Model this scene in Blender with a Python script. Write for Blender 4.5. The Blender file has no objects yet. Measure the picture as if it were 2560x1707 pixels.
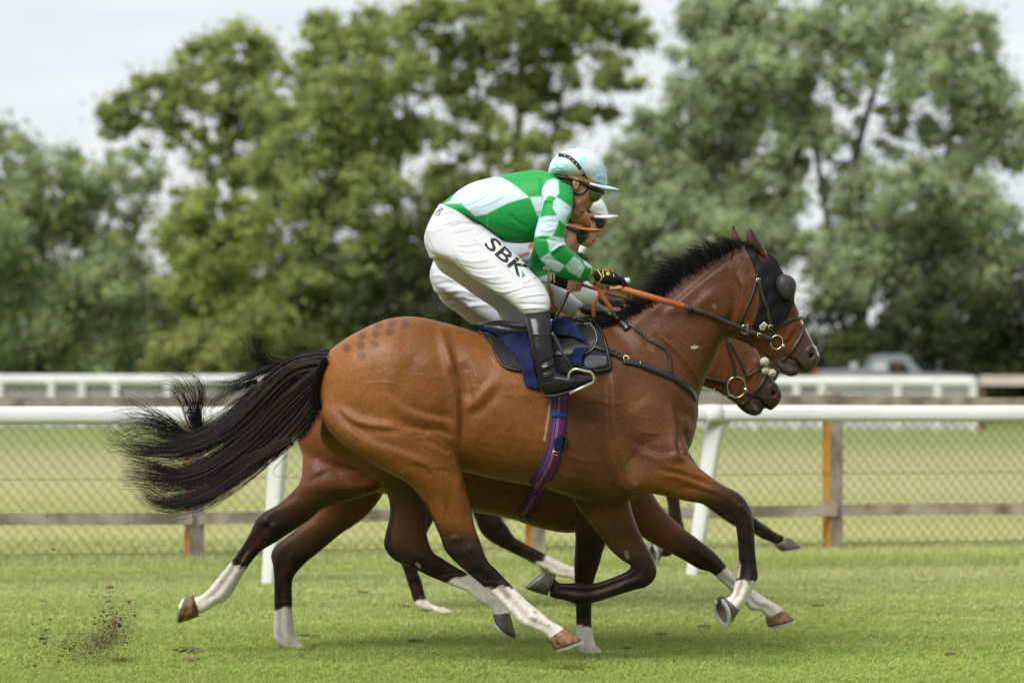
import bpy, bmesh, math, random
import numpy as np
from mathutils import Vector, kdtree
from mathutils.bvhtree import BVHTree
from mathutils.geometry import delaunay_2d_cdt

random.seed(7); RNG = np.random.default_rng(7)
SC = bpy.context.scene
COL = SC.collection

# ------------------------------------------------------------------ camera
# the photograph's frame is 2560 x 1707; F is the focal length in those pixels
F, CX, CY, HY, CAMH = 6530.6, 1280.0, 853.5, 965.4, 1.33
cd = bpy.data.cameras.new('camera'); cam = bpy.data.objects.new('camera', cd); COL.objects.link(cam)
cd.sensor_width = 36.0; cd.lens = F / 2560 * 36.0
cd.shift_y = (HY - CY) / 2560
cd.clip_start = 0.1; cd.clip_end = 2000
cd.dof.use_dof = True; cd.dof.focus_distance = 12.22; cd.dof.aperture_fstop = 2.0
cam.location = (0, 0, CAMH); cam.rotation_euler = (math.radians(90), 0, 0)
SC.camera = cam

# ------------------------------------------------------------------ sky + sun
SUN_EL, SUN_AZ = math.radians(50), math.radians(-142)   # azimuth from +Y, clockwise: from the left, behind the camera
wd = bpy.data.worlds.new("World"); SC.world = wd; wd.use_nodes = True
nt = wd.node_tree; nt.nodes.clear()
def N(t, **kw):
    n = nt.nodes.new(t)
    for k, v in kw.items(): setattr(n, k, v)
    return n
out = N('ShaderNodeOutputWorld'); bg = N('ShaderNodeBackground'); bg.inputs[1].default_value = 0.1
sky = N('ShaderNodeTexSky'); sky.sky_type = 'NISHITA'; sky.sun_disc = False
sky.sun_elevation = SUN_EL; sky.sun_rotation = SUN_AZ
tc = N('ShaderNodeTexCoord'); mp = N('ShaderNodeMapping'); mp.inputs['Scale'].default_value = (2.2, 2.2, 9.0)
nz = N('ShaderNodeTexNoise'); nz.inputs['Scale'].default_value = 2.3; nz.inputs['Detail'].default_value = 4
cr = N('ShaderNodeValToRGB')
cr.color_ramp.elements[0].position = 0.36; cr.color_ramp.elements[0].color = (6.0, 6.35, 6.6, 1)
cr.color_ramp.elements[1].position = 0.62; cr.color_ramp.elements[1].color = (7.4, 7.5, 7.5, 1)
mx = N('ShaderNodeMix', data_type='RGBA'); mx.inputs[0].default_value = 0.90
nt.links.new(tc.outputs['Generated'], mp.inputs[0]); nt.links.new(mp.outputs[0], nz.inputs['Vector'])
nt.links.new(nz.outputs['Fac'], cr.inputs[0]); nt.links.new(sky.outputs[0], mx.inputs[6]); nt.links.new(cr.outputs[0], mx.inputs[7])
# the unseen low sky behind the viewer is darkened to cut front light and reflections
sep = N('ShaderNodeSeparateXYZ'); nt.links.new(tc.outputs['Generated'], sep.inputs[0])
m1 = N('ShaderNodeMapRange', interpolation_type='SMOOTHSTEP'); m1.inputs['From Min'].default_value = 0.25; m1.inputs['From Max'].default_value = -0.55; nt.links.new(sep.outputs['Y'], m1.inputs[0])
m2 = N('ShaderNodeMapRange', interpolation_type='SMOOTHSTEP'); m2.inputs['From Min'].default_value = 0.75; m2.inputs['From Max'].default_value = 0.12; nt.links.new(sep.outputs['Z'], m2.inputs[0])
m3 = N('ShaderNodeMath', operation='MULTIPLY'); nt.links.new(m1.outputs[0], m3.inputs[0]); nt.links.new(m2.outputs[0], m3.inputs[1])
mxd = N('ShaderNodeMix', data_type='RGBA'); mxd.inputs[7].default_value = (2.6, 2.7, 2.8, 1); nt.links.new(m3.outputs[0], mxd.inputs[0]); nt.links.new(mx.outputs[2], mxd.inputs[6])
nt.links.new(mxd.outputs[2], bg.inputs[0]); nt.links.new(bg.outputs[0], out.inputs[0])
sl = bpy.data.lights.new('sun', 'SUN'); sl.energy = 2.9; sl.angle = math.radians(40); sl.color = (1.0, 0.965, 0.91)
so = bpy.data.objects.new('sun', sl); COL.objects.link(so)
sd = Vector((math.sin(SUN_AZ) * math.cos(SUN_EL), math.cos(SUN_AZ) * math.cos(SUN_EL), math.sin(SUN_EL)))
so.rotation_euler = sd.to_track_quat('Z', 'Y').to_euler(); so.location = (-6, -4, 12)
SC.view_settings.view_transform = 'Standard'; SC.view_settings.look = 'None'
SC.view_settings.exposure = 0.42; SC.view_settings.gamma = 1.0
SC.cycles.use_denoising = True
SC.cycles.max_bounces = 6; SC.cycles.transparent_max_bounces = 8

# ------------------------------------------------------------------ helpers
def W(x, y, d):
    return np.array([(x - CX) * d / F, d, CAMH + (HY - y) * d / F])
def WA(x, y, d):
    x = np.asarray(x, float); y = np.asarray(y, float); d = np.asarray(d, float) + 0 * x
    return np.stack([(x - CX) * d / F, d, CAMH + (HY - y) * d / F], -1)
def PXY(v):
    return CX + F * v[:, 0] / v[:, 1], HY - F * (v[:, 2] - CAMH) / v[:, 1]

def srgb(r, g, b):
    f = lambda c: (c / 255 / 12.92) if c / 255 <= 0.04045 else ((c / 255 + 0.055) / 1.055) ** 2.4
    return (f(r), f(g), f(b), 1.0)

def mat(name, col=(0.5, 0.5, 0.5), rough=0.6, metal=0.0, ridge=False, attr=False, noise=None, bump=None, spec=0.5, sheen=0.0, coat=0.0, col2=None, trans=0.0, wave=None):
    """col: base; attr: colour from the point attribute Col; noise=(scale, amount); bump=(scale, strength, stretch); col2 mixes by noise"""
    m = bpy.data.materials.new(name); m.use_nodes = True
    t = m.node_tree; t.nodes.clear()
    o = t.nodes.new('ShaderNodeOutputMaterial'); p = t.nodes.new('ShaderNodeBsdfPrincipled')
    p.inputs['Roughness'].default_value = rough; p.inputs['Metallic'].default_value = metal
    p.inputs['Specular IOR Level'].default_value = spec
    p.inputs['Sheen Weight'].default_value = sheen; p.inputs['Coat Weight'].default_value = coat
    c = tuple(col[:3]) + (1,)
    p.inputs['Base Color'].default_value = c
    src = None
    tco = t.nodes.new('ShaderNodeTexCoord')
    if attr:
        a = t.nodes.new('ShaderNodeAttribute'); a.attribute_name = 'Col'; src = a.outputs['Color']
    if noise:
        n = t.nodes.new('ShaderNodeTexNoise'); n.inputs['Scale'].default_value = noise[0]; n.inputs['Detail'].default_value = 5
        t.links.new(tco.outputs['Object'], n.inputs['Vector'])
        if col2 is not None:
            r = t.nodes.new('ShaderNodeValToRGB'); r.color_ramp.elements[0].position = 0.5 - noise[1]; r.color_ramp.elements[1].position = 0.5 + noise[1]
            r.color_ramp.elements[0].color = c; r.color_ramp.elements[1].color = tuple(col2[:3]) + (1,)
            t.links.new(n.outputs['Fac'], r.inputs[0]); src = r.outputs[0]
        else:
            r = t.nodes.new('ShaderNodeMapRange'); r.inputs['From Min'].default_value = 0.3; r.inputs['From Max'].default_value = 0.7
            r.inputs['To Min'].default_value = 1 - noise[1]; r.inputs['To Max'].default_value = 1 + noise[1]
            t.links.new(n.outputs['Fac'], r.inputs[0])
            mu = t.nodes.new('ShaderNodeMix'); mu.data_type = 'RGBA'; mu.blend_type = 'MULTIPLY'; mu.inputs[0].default_value = 1
            if src: t.links.new(src, mu.inputs[6])
            else: mu.inputs[6].default_value = c
            t.links.new(r.outputs[0], mu.inputs[7]); src = mu.outputs[2]
    if src: t.links.new(src, p.inputs['Base Color'])
    if bump:
        b = t.nodes.new('ShaderNodeBump'); b.inputs['Strength'].default_value = bump[1]; b.inputs['Distance'].default_value = 0.01
        mpn = t.nodes.new('ShaderNodeMapping'); st = bump[2] if len(bump) > 2 else (1, 1, 1); mpn.inputs['Scale'].default_value = st
        if len(bump) > 3: mpn.inputs['Rotation'].default_value = (0, math.radians(bump[3]), 0)
        n2 = t.nodes.new('ShaderNodeTexNoise'); n2.inputs['Scale'].default_value = bump[0]; n2.inputs['Detail'].default_value = 2 if ridge else 3
        if ridge: n2.noise_type = 'RIDGED_MULTIFRACTAL'; n2.inputs['Distortion'].default_value = .4; b.inputs['Distance'].default_value = .011
        t.links.new(tco.outputs['Object'], mpn.inputs[0]); t.links.new(mpn.outputs[0], n2.inputs['Vector'])
        t.links.new(n2.outputs['Fac'], b.inputs['Height']); t.links.new(b.outputs[0], p.inputs['Normal'])
    if trans > 0:
        tr = t.nodes.new('ShaderNodeBsdfTranslucent'); ms = t.nodes.new('ShaderNodeMixShader'); ms.inputs[0].default_value = trans
        if src: t.links.new(src, tr.inputs[0])
        else: tr.inputs[0].default_value = c
        t.links.new(p.outputs[0], ms.inputs[1]); t.links.new(tr.outputs[0], ms.inputs[2]); t.links.new(ms.outputs[0], o.inputs[0])
    else:
        t.links.new(p.outputs[0], o.inputs[0])
    return m

def tag(o, label=None, cat=None, group=None, kind=None):
    if label: o['label'] = label
    if cat: o['category'] = cat
    if group: o['group'] = group
    if kind: o['kind'] = kind
    return o

def rootloc(o):
    while o.parent: o = o.parent
    return np.array(o.location)

def mk(name, v, f, material, parent=None, loc=None, smooth=True, cols=None, uv=None):
    """one mesh object from world-space vertices"""
    v = np.asarray(v, float)
    L = rootloc(parent) if parent is not None else (np.zeros(3) if loc is None else np.asarray(loc, float))
    me = bpy.data.meshes.new(name)
    lv = (v - L)
    if isinstance(f, np.ndarray):
        nf, k = f.shape
        me.vertices.add(len(lv)); me.vertices.foreach_set('co', lv.astype(np.float32).ravel())
        me.loops.add(nf * k); me.loops.foreach_set('vertex_index', f.astype(np.int32).ravel())
        me.polygons.add(nf); me.polygons.foreach_set('loop_start', np.arange(0, nf * k, k, dtype=np.int32))
        me.update(calc_edges=True); me.validate()
    else:
        me.from_pydata(lv.tolist(), [], [list(q) for q in f]); me.update()
    if smooth: me.polygons.foreach_set('use_smooth', np.ones(len(me.polygons), bool))
    if cols is not None:
        a = me.color_attributes.new('Col', 'FLOAT_COLOR', 'POINT')
        c4 = np.ones((len(v), 4), np.float32); c4[:, :3] = cols
        a.data.foreach_set('color', c4.ravel())
    if uv is not None:
        ul = me.uv_layers.new(name='UVMap')
        li = np.empty(len(me.loops), np.int32); me.loops.foreach_get('vertex_index', li)
        ul.data.foreach_set('uv', np.asarray(uv, np.float32)[li].ravel())
    o = bpy.data.objects.new(name, me); COL.objects.link(o)
    mats = material if isinstance(material, (list, tuple)) else [material]
    for m in mats: me.materials.append(m)
    if parent is not None: o.parent = parent
    else: o.location = L
    return o

def empty(name, loc):
    o = bpy.data.objects.new(name, None); COL.objects.link(o); o.location = loc; o.empty_display_size = 0.2
    return o

def CR(P, sub):
    P = np.asarray(P, float)
    if len(P) < 2: return P
    A = np.vstack([2 * P[0] - P[1], P, 2 * P[-1] - P[-2]])
    res = []
    for i in range(1, len(A) - 2):
        p0, p1, p2, p3 = A[i - 1], A[i], A[i + 1], A[i + 2]
        for k in range(sub):
            t = k / sub
            res.append(0.5 * (2 * p1 + (p2 - p0) * t + (2 * p0 - 5 * p1 + 4 * p2 - p3) * t * t + (3 * p1 - p0 - 3 * p2 + p3) * t ** 3))
    res.append(P[-1]); return np.array(res)

def mk2(name, g, m, parent, uv=None):
    """a part and its twin on the far side of the horse, one object each"""
    V = g.V(); h = len(V) // 2
    a = mk(name, V[:h], [q for q in g.f if max(q) < h], m, parent, uv=None if uv is None else uv[:h])
    mk(name, V[h:], [[i - h for i in q] for q in g.f if min(q) >= h], m, parent, uv=None if uv is None else uv[h:])
    return a

class Geo:
    def __init__(s): s.v = []; s.f = []; s.c = []; s.n = 0
    def add(s, v, f, c=None):
        v = np.asarray(v, float); s.v.append(v)
        s.f += [[i + s.n for i in q] for q in f]
        s.c.append(np.tile(np.array([[.5, .5, .5]]), (len(v), 1)) if c is None else (np.tile(np.array(c)[None, :3], (len(v), 1)) if np.ndim(c) == 1 else np.asarray(c)))
        s.n += len(v)
    def V(s): return np.vstack(s.v)
    def C(s): return np.vstack(s.c)

def ringfaces(m, n):
    f = []
    for i in range(m - 1):
        for j in range(n):
            k = (j + 1) % n
            f.append((i * n + j, i * n + k, (i + 1) * n + k, (i + 1) * n + j))
    return f

def loft(g, st, D, pal=None, n=26, sub=5, egg=0.0, e=2.2, T=None, round_ends=True):
    """st: (xa,ya, xb,yb, half width m, lateral offset m[, colour key]); A and B are opposite outline points in frame pixels"""
    rows = []; cols = []
    for s in st:
        xa, ya, xb, yb, w, c = s[:6]
        if T: xa, ya = T(xa, ya); xb, yb = T(xb, yb)
        rows.append((xa, ya, xb, yb, w, c)); cols.append(pal[s[6]][:3] if (pal and len(s) > 6) else (.5, .5, .5))
    R = CR(rows, sub); m = len(R)
    ci = np.linspace(0, len(cols) - 1, m); Cc = np.stack([np.interp(ci, np.arange(len(cols)), np.array(cols)[:, k]) for k in range(3)], 1)
    t = np.linspace(0, 2 * math.pi, n, endpoint=False)
    ct, stt = np.cos(t), np.sin(t)
    fc = np.sign(ct) * np.abs(ct) ** (2 / e); fs = np.sign(stt) * np.abs(stt) ** (2 / e)
    mx_, my_ = (R[:, 0] + R[:, 2]) / 2, (R[:, 1] + R[:, 3]) / 2
    hx, hy = (R[:, 0] - R[:, 2]) / 2, (R[:, 1] - R[:, 3]) / 2
    X = mx_[:, None] + hx[:, None] * fc[None]; Y = my_[:, None] + hy[:, None] * fc[None]
    L = R[:, 5][:, None] + np.maximum(R[:, 4], .002)[:, None] * fs[None] * (1 - egg * ct[None])
    V = WA(X, Y, D + L).reshape(-1, 3); f = ringfaces(m, n)
    Vc = np.repeat(Cc, n, axis=0)
    a = V[:n].mean(0); b = V[-n:].mean(0)
    if round_ends:
        a2 = V[n:2 * n].mean(0); b2 = V[-2 * n:-n].mean(0)
        ra = np.linalg.norm(V[:n] - a, axis=1).mean() * .35; rb = np.linalg.norm(V[-n:] - b, axis=1).mean() * .35
        a = a + (a - a2) / (np.linalg.norm(a - a2) + 1e-9) * ra; b = b + (b - b2) / (np.linalg.norm(b - b2) + 1e-9) * rb
    V = np.vstack([V, a, b]); Vc = np.vstack([Vc, Cc[0], Cc[-1]])
    ia, ib = m * n, m * n + 1
    for j in range(n):
        k = (j + 1) % n
        f.append((ia, k, j)); f.append((ib, (m - 1) * n + j, (m - 1) * n + k))
    g.add(V, f, Vc)

def tube3(g, P, r, n=8, sub=1, c=None):
    """tube through world points; r scalar or list"""
    P = np.asarray(P, float); r = np.full(len(P), r) if np.isscalar(r) else np.asarray(r, float)
    if sub > 1:
        Q = CR(np.hstack([P, r[:, None]]), sub); P, r = Q[:, :3], Q[:, 3]
    T = np.gradient(P, axis=0); T /= np.linalg.norm(T, axis=1)[:, None] + 1e-12
    up = np.array([0., 1., 0.]) if abs(T[0][1]) < .9 else np.array([0., 0., 1.])
    V = []; u = np.cross(T[0], up); u /= np.linalg.norm(u)
    for i in range(len(P)):
        u = u - T[i] * np.dot(u, T[i]); u /= np.linalg.norm(u) + 1e-12; w = np.cross(T[i], u)
        for j in range(n):
            a = 2 * math.pi * j / n; V.append(P[i] + r[i] * (math.cos(a) * u + math.sin(a) * w))
    f = ringfaces(len(P), n); V += [P[0], P[-1]]; m = len(P)
    for j in range(n):
        k = (j + 1) % n; f.append((m * n, k, j)); f.append((m * n + 1, (m - 1) * n + j, (m - 1) * n + k))
    g.add(V, f, c)

def tubepx(g, pts, r, D, n=8, sub=4, T=None, c=None):
    """pts: (x,y,lateral)"""
    P = []
    for x, y, l in pts:
        if T: x, y = T(x, y)
        P.append(W(x, y, D + l))
    tube3(g, P, r, n, sub, c)

def box(g, lo, hi, c=None, R=None, o=None):
    x0, y0, z0 = lo; x1, y1, z1 = hi
    v = np.array([(x0, y0, z0), (x1, y0, z0), (x1, y1, z0), (x0, y1, z0), (x0, y0, z1), (x1, y0, z1), (x1, y1, z1), (x0, y1, z1)], float)
    if R is not None: v = v @ np.array(R).T
    if o is not None: v = v + np.array(o)
    g.add(v, [(3, 2, 1, 0), (4, 5, 6, 7), (0, 1, 5, 4), (1, 2, 6, 5), (2, 3, 7, 6), (3, 0, 4, 7)], c)

def remesh(g, voxel, taubin=6, pre=2):
    """joins overlapping closed shells into one continuous surface; colours carried over"""
    V0, C0 = g.V(), g.C()
    me = bpy.data.meshes.new('tmp'); me.from_pydata(V0.tolist(), [], g.f); me.update()
    ob = bpy.data.objects.new('tmp', me); COL.objects.link(ob)
    m = ob.modifiers.new('r', 'REMESH'); m.mode = 'VOXEL'; m.voxel_size = voxel; m.adaptivity = 0
    dg = bpy.context.evaluated_depsgraph_get(); ev = ob.evaluated_get(dg); em = ev.to_mesh()
    v = np.empty(len(em.vertices) * 3, np.float32); em.vertices.foreach_get('co', v); v = v.reshape(-1, 3).astype(float)
    lt = np.empty(len(em.polygons), np.int32); em.polygons.foreach_get('loop_total', lt)
    li = np.empty(len(em.loops), np.int32); em.loops.foreach_get('vertex_index', li)
    ed = np.empty(len(em.edges) * 2, np.int32); em.edges.foreach_get('vertices', ed); ed = ed.reshape(-1, 2)
    f = li.reshape(-1, 4) if np.all(lt == 4) else None
    if f is None:
        f = []; k = 0
        for q in lt: f.append(li[k:k + q].tolist()); k += q
    ev.to_mesh_clear(); bpy.data.objects.remove(ob); bpy.data.meshes.remove(me)
    deg = np.bincount(ed.ravel(), minlength=len(v)).astype(float)[:, None]
    def lap(v, k):
        s = np.zeros_like(v)
        for a in range(3):
            s[:, a] = np.bincount(ed[:, 0], v[ed[:, 1], a], len(v)) + np.bincount(ed[:, 1], v[ed[:, 0], a], len(v))
        return v + k * (s / np.maximum(deg, 1) - v)
    for _ in range(pre): v = lap(v, .5)
    for _ in range(taubin): v = lap(v, .5); v = lap(v, -.53)
    kd = kdtree.KDTree(len(V0))
    for i, p in enumerate(V0): kd.insert(p, i)
    kd.balance()
    cols = np.empty((len(v), 3))
    for i, p in enumerate(v):
        r = kd.find_n(p, 3); w = np.array([1 / (q[2] + .004) for q in r]); w /= w.sum()
        cols[i] = sum(wk * C0[q[1]] for wk, q in zip(w, r))
    return v, f, cols, lap

def normals(v, f):
    f = np.asarray(f); nn = np.zeros_like(v)
    fn = np.cross(v[f[:, 2]] - v[f[:, 0]], v[f[:, 3]] - v[f[:, 1]]) if f.shape[1] == 4 else np.cross(v[f[:, 1]] - v[f[:, 0]], v[f[:, 2]] - v[f[:, 0]])
    for k in range(f.shape[1]):
        for a in range(3): nn[:, a] += np.bincount(f[:, k], fn[:, a], len(v))
    return nn / (np.linalg.norm(nn, axis=1)[:, None] + 1e-12)

def dist_poly(px, py, pts):
    pts = np.asarray(pts, float); d = np.full(len(px), 1e9)
    if len(pts) == 1: return np.hypot(px - pts[0, 0], py - pts[0, 1])
    for a, b in zip(pts[:-1], pts[1:]):
        ab = b - a; L = ab @ ab + 1e-9
        t = np.clip(((px - a[0]) * ab[0] + (py - a[1]) * ab[1]) / L, 0, 1)
        d = np.minimum(d, np.hypot(px - a[0] - t * ab[0], py - a[1] - t * ab[1]))
    return d
def fall(d, r):
    t = np.clip(1 - d / r, 0, 1); return t * t * (3 - 2 * t)
def near_poly(px, py, pts):
    """distance, side and position along a line"""
    pts = np.asarray(pts, float); d = np.full(len(px), 1e9); sd = np.zeros(len(px)); tt = np.zeros(len(px))
    L = np.r_[0, np.cumsum(np.hypot(*np.diff(pts, axis=0).T))]; tot = L[-1] + 1e-9
    for i in range(len(pts) - 1):
        a = pts[i]; ab = pts[i + 1] - a; q = ab @ ab + 1e-9
        t = np.clip(((px - a[0]) * ab[0] + (py - a[1]) * ab[1]) / q, 0, 1)
        ex, ey = px - a[0] - t * ab[0], py - a[1] - t * ab[1]; dd = np.hypot(ex, ey); m = dd < d
        d = np.where(m, dd, d); sd = np.where(m, np.sign(ab[0] * ey - ab[1] * ex) * dd, sd); tt = np.where(m, (L[i] + t * math.sqrt(q)) / tot, tt)
    return d, sd, tt
def sculpt(v, f, strokes, ymax=1e9, ymin=-1e9, T=None):
    """push the camera-facing skin: (points, radius px, metres[, edge]); with edge px the two sides of the line step apart"""
    n = normals(v, f); px, py = PXY(v)
    face = np.clip((-n[:, 1]) * 2.2, 0, 1) * (v[:, 1] < ymax) * (v[:, 1] > ymin)
    d = np.zeros(len(v)); idx = np.flatnonzero(face > 0)
    for s in strokes:
        pts, r, a = s[:3]
        pts = CR(pts, 5) if len(pts) > 2 else pts
        if T: pts = [T(*p) for p in pts]
        q = np.asarray(pts, float); lo, hi = q.min(0) - r, q.max(0) + r
        k = idx[(px[idx] > lo[0]) & (px[idx] < hi[0]) & (py[idx] > lo[1]) & (py[idx] < hi[1])]
        if not len(k): continue
        if len(pts) == 1: d[k] += a * fall(np.hypot(px[k] - q[0, 0], py[k] - q[0, 1]), r); continue
        dd, sd, tt = near_poly(px[k], py[k], q)
        w = fall(dd, r) * np.clip(np.sin(math.pi * tt) * 1.7 + .04, 0, 1)
        d[k] += a * w * (np.tanh(sd / s[3]) if len(s) > 3 else 1)
    return v + n * (d * face)[:, None]
def paint(v, cols, strokes, ymax=1e9, ymin=-1e9, T=None):
    px, py = PXY(v)
    ok = (v[:, 1] < ymax) & (v[:, 1] > ymin)
    for pts, r, c, a in strokes:
        if T: pts = [T(*p) for p in pts]
        k = (np.clip(fall(dist_poly(px, py, pts), r) * 1.6, 0, 1) * a * ok)[:, None]
        cols = cols * (1 - k) + np.array(c[:3])[None] * k
    return cols
def inpoly(px, py, poly):
    poly = np.asarray(poly, float); ins = np.zeros(len(px), bool); j = len(poly) - 1
    for i in range(len(poly)):
        xi, yi = poly[i]; xj, yj = poly[j]
        c = ((yi > py) != (yj > py)) & (px < (xj - xi) * (py - yi) / (yj - yi + 1e-12) + xi)
        ins ^= c; j = i
    return ins

def bvh(*vf):
    V = []; Fc = []; n = 0
    for v, f in vf:
        V += [tuple(p) for p in v]; Fc += [tuple(int(i) + n for i in q) for q in f]; n += len(v)
    return BVHTree.FromPolygons(V, Fc)
ORI = Vector((0, 0, CAMH))
def hit(b, x, y, dflt=None):
    d = Vector(W(x, y, 1.0)) - ORI
    d.normalize(); r = b.ray_cast(ORI, d)
    return r[0].y if r[0] is not None else dflt

def strap(g, b, pts, wpx, off=.003, th=.004, D=None, sub=6, uvs=None, c=None, widths=None, smooth=3, T=None):
    """a flat strap lying on a surface: centre line in frame pixels, laid on b"""
    if T: pts = [T(*p) for p in pts]
    P = CR(pts, sub); m = len(P)
    Tn = np.gradient(P, axis=0); Tn /= np.linalg.norm(Tn, axis=1)[:, None] + 1e-9
    nr = np.stack([-Tn[:, 1], Tn[:, 0]], 1)
    ws = np.interp(np.linspace(0, 1, m), np.linspace(0, 1, len(widths)), widths) if widths else np.full(m, wpx)
    K = 3; dep = np.full((m, K), np.nan); XY = np.zeros((m, K, 2))
    for k in range(K):
        q = P + nr * (ws * (k / (K - 1) - .5))[:, None]; XY[:, k] = q
        for i in range(m):
            h = hit(b, q[i, 0], q[i, 1])
            if h is not None: dep[i, k] = h
    if np.isnan(dep).all(): dep[:] = D
    for k in range(K):
        bad = np.isnan(dep[:, k])
        if bad.all(): dep[:, k] = np.nanmean(dep)
        elif bad.any(): dep[bad, k] = np.interp(np.flatnonzero(bad), np.flatnonzero(~bad), dep[~bad, k])
    for _ in range(smooth):
        e_ = np.vstack([dep[:1], dep, dep[-1:]]); dep = np.minimum((e_[:-2] + e_[1:-1] + e_[2:]) / 3, dep + .02)
    V = []
    for i in range(m):
        for k in range(K): V.append(W(XY[i, k, 0], XY[i, k, 1], dep[i, k] - off - th))
        for k in range(K - 1, -1, -1): V.append(W(XY[i, k, 0], XY[i, k, 1], dep[i, k] - off))
    n = 2 * K; f = ringfaces(m, n); f.append(list(range(n))[::-1]); f.append([(m - 1) * n + j for j in range(n)])
    if uvs is not None:
        for i in range(m):
            for k in range(K): uvs.append((k / (K - 1), i / (m - 1)))
            for k in range(K - 1, -1, -1): uvs.append((k / (K - 1), i / (m - 1)))
    g.add(V, f, c)

def ribbon(g, pts, w, th, D, sub=5, T=None, c=None):
    """a free strap: (x,y,lateral), width in pixels facing the viewer's side"""
    P = CR([((T(p[0], p[1]) if T else p[:2])) + (p[2],) if T else p for p in pts], sub); m = len(P)
    Tn = np.gradient(P[:, :2], axis=0); Tn /= np.linalg.norm(Tn, axis=1)[:, None] + 1e-9
    nr = np.stack([-Tn[:, 1], Tn[:, 0]], 1); V = []
    for i in range(m):
        a = P[i, :2] + nr[i] * w / 2; b_ = P[i, :2] - nr[i] * w / 2; d = D + P[i, 2]
        V += [W(a[0], a[1], d - th / 2), W(b_[0], b_[1], d - th / 2), W(b_[0], b_[1], d + th / 2), W(a[0], a[1], d + th / 2)]
    f = ringfaces(m, 4); f += [(3, 2, 1, 0), tuple((m - 1) * 4 + j for j in range(4))]
    g.add(V, f, c)

def sheet(g, poly, b, D, off=.004, th=.006, step=7, mirror=False, sm=6, wob=0.0, dflt=None, c=None, T=None):
    """a cloth or leather panel: outline in frame pixels, laid on surface b, with thickness (and its twin on the far side)"""
    if T: poly = [T(*p) for p in poly]
    P = np.asarray(poly, float); dense = []
    for i in range(len(P)):
        a, q = P[i], P[(i + 1) % len(P)]; k = max(1, int(np.hypot(*(q - a)) / step))
        for j in range(k): dense.append(a + (q - a) * j / k)
    dense = np.array(dense); nb = len(dense)
    x0, y0 = dense.min(0); x1, y1 = dense.max(0)
    gx, gy = np.meshgrid(np.arange(x0, x1, step), np.arange(y0, y1, step)); gx, gy = gx.ravel(), gy.ravel()
    ok = inpoly(gx, gy, dense) & (dist_poly(gx, gy, np.vstack([dense, dense[:1]])) > step * .5)
    pts = [tuple(p) for p in dense] + list(zip(gx[ok], gy[ok]))
    vv, ee, ff, *_ = delaunay_2d_cdt([Vector(p) for p in pts], [(i, (i + 1) % nb) for i in range(nb)], [], 1, 1e-4)
    vv = np.array([(p.x, p.y) for p in vv]); n = len(vv)
    dep = np.array([hit(b, p[0], p[1], np.nan) for p in vv], float)
    good = ~np.isnan(dep)
    if not good.any(): dep[:] = dflt if dflt is not None else D
    else:
        for i in np.flatnonzero(~good):
            dd = (vv[good] - vv[i]) ** 2; dep[i] = dep[good][dd.sum(1).argmin()]
    E = np.array([(a, q) for a, q in ee]); deg = np.bincount(E.ravel(), minlength=n)
    for _ in range(sm):
        s = np.bincount(E[:, 0], dep[E[:, 1]], n) + np.bincount(E[:, 1], dep[E[:, 0]], n)
        dep = np.minimum(dep * .4 + .6 * s / np.maximum(deg, 1), dep + .015)
    if wob:
        dep = dep - wob * (0.5 + .5 * np.sin(vv[:, 0] * .11 + vv[:, 1] * .05) * np.cos(vv[:, 1] * .09 - vv[:, 0] * .04))
    A = WA(vv[:, 0], vv[:, 1], dep - off - th); B = WA(vv[:, 0], vv[:, 1], dep - off)
    cnt = {}
    for t in ff:
        for a, q in zip(t, t[1:] + t[:1] if isinstance(t, list) else tuple(t[1:]) + (t[0],)):
            k = (min(a, q), max(a, q)); cnt.setdefault(k, []).append((a, q))
    f = [tuple(t) for t in ff] + [tuple(i + n for i in t[::-1]) for t in ff]
    for k, l in cnt.items():
        if len(l) == 1: a, q = l[0]; f.append((q, a, a + n, q + n))
    V = np.vstack([A, B]); g.add(V, f, c)
    if mirror:
        M = V.copy(); M[:, 1] = 2 * D - M[:, 1]; g.add(M, [t[::-1] for t in f], c)
    return A

def strands(g, guide, n, D, s0, s1, lat=(0, 0), r=.0016, seed=0, wig=6, T=None, lenr=(.72, 1.0), pts=14, cl=0):
    """hair: n tapered strands along a guide line, spread s0..s1 pixels across"""
    rg = np.random.default_rng(seed)
    G = CR([T(*p) for p in guide] if T else guide, 10)
    seg = np.r_[0, np.cumsum(np.hypot(*np.diff(G, axis=0).T))]; seg /= seg[-1]
    for i in range(n):
        L = rg.uniform(*lenr); t = np.linspace(0, L, pts)
        x = np.interp(t, seg, G[:, 0]); y = np.interp(t, seg, G[:, 1])
        tx, ty = np.gradient(x), np.gradient(y); q = np.hypot(tx, ty) + 1e-9; nx, ny = -ty / q, tx / q
        o = rg.normal(0, .5); sp = s0 + (s1 - s0) * t ** 1.3
        ph = rg.uniform(0, 6.28, 2); fr = rg.uniform(4, 9)
        ww = wig * t * (np.sin(fr * t + ph[0]) + .5 * np.sin(2.3 * fr * t + ph[1])) * rg.uniform(.3, 1)
        x = x + nx * (o * sp + ww); y = y + ny * (o * sp + ww)
        l = rg.uniform(*lat) + rg.normal(0, .02) * t
        P = WA(x, y, D + l)
        rr = r * rg.uniform(.7, 1.3) * (1 - t / L * .85)
        Tn = np.gradient(P, axis=0); Tn /= np.linalg.norm(Tn, axis=1)[:, None] + 1e-12
        u = np.cross(Tn, [0, 1, 0]); u /= np.linalg.norm(u, axis=1)[:, None] + 1e-12; w = np.cross(Tn, u)
        V = np.stack([P + rr[:, None] * (math.cos(a) * u + math.sin(a) * w) for a in (0.5, 2.6, 4.7)], 1).reshape(-1, 3)
        g.add(V, ringfaces(pts, 3))

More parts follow.
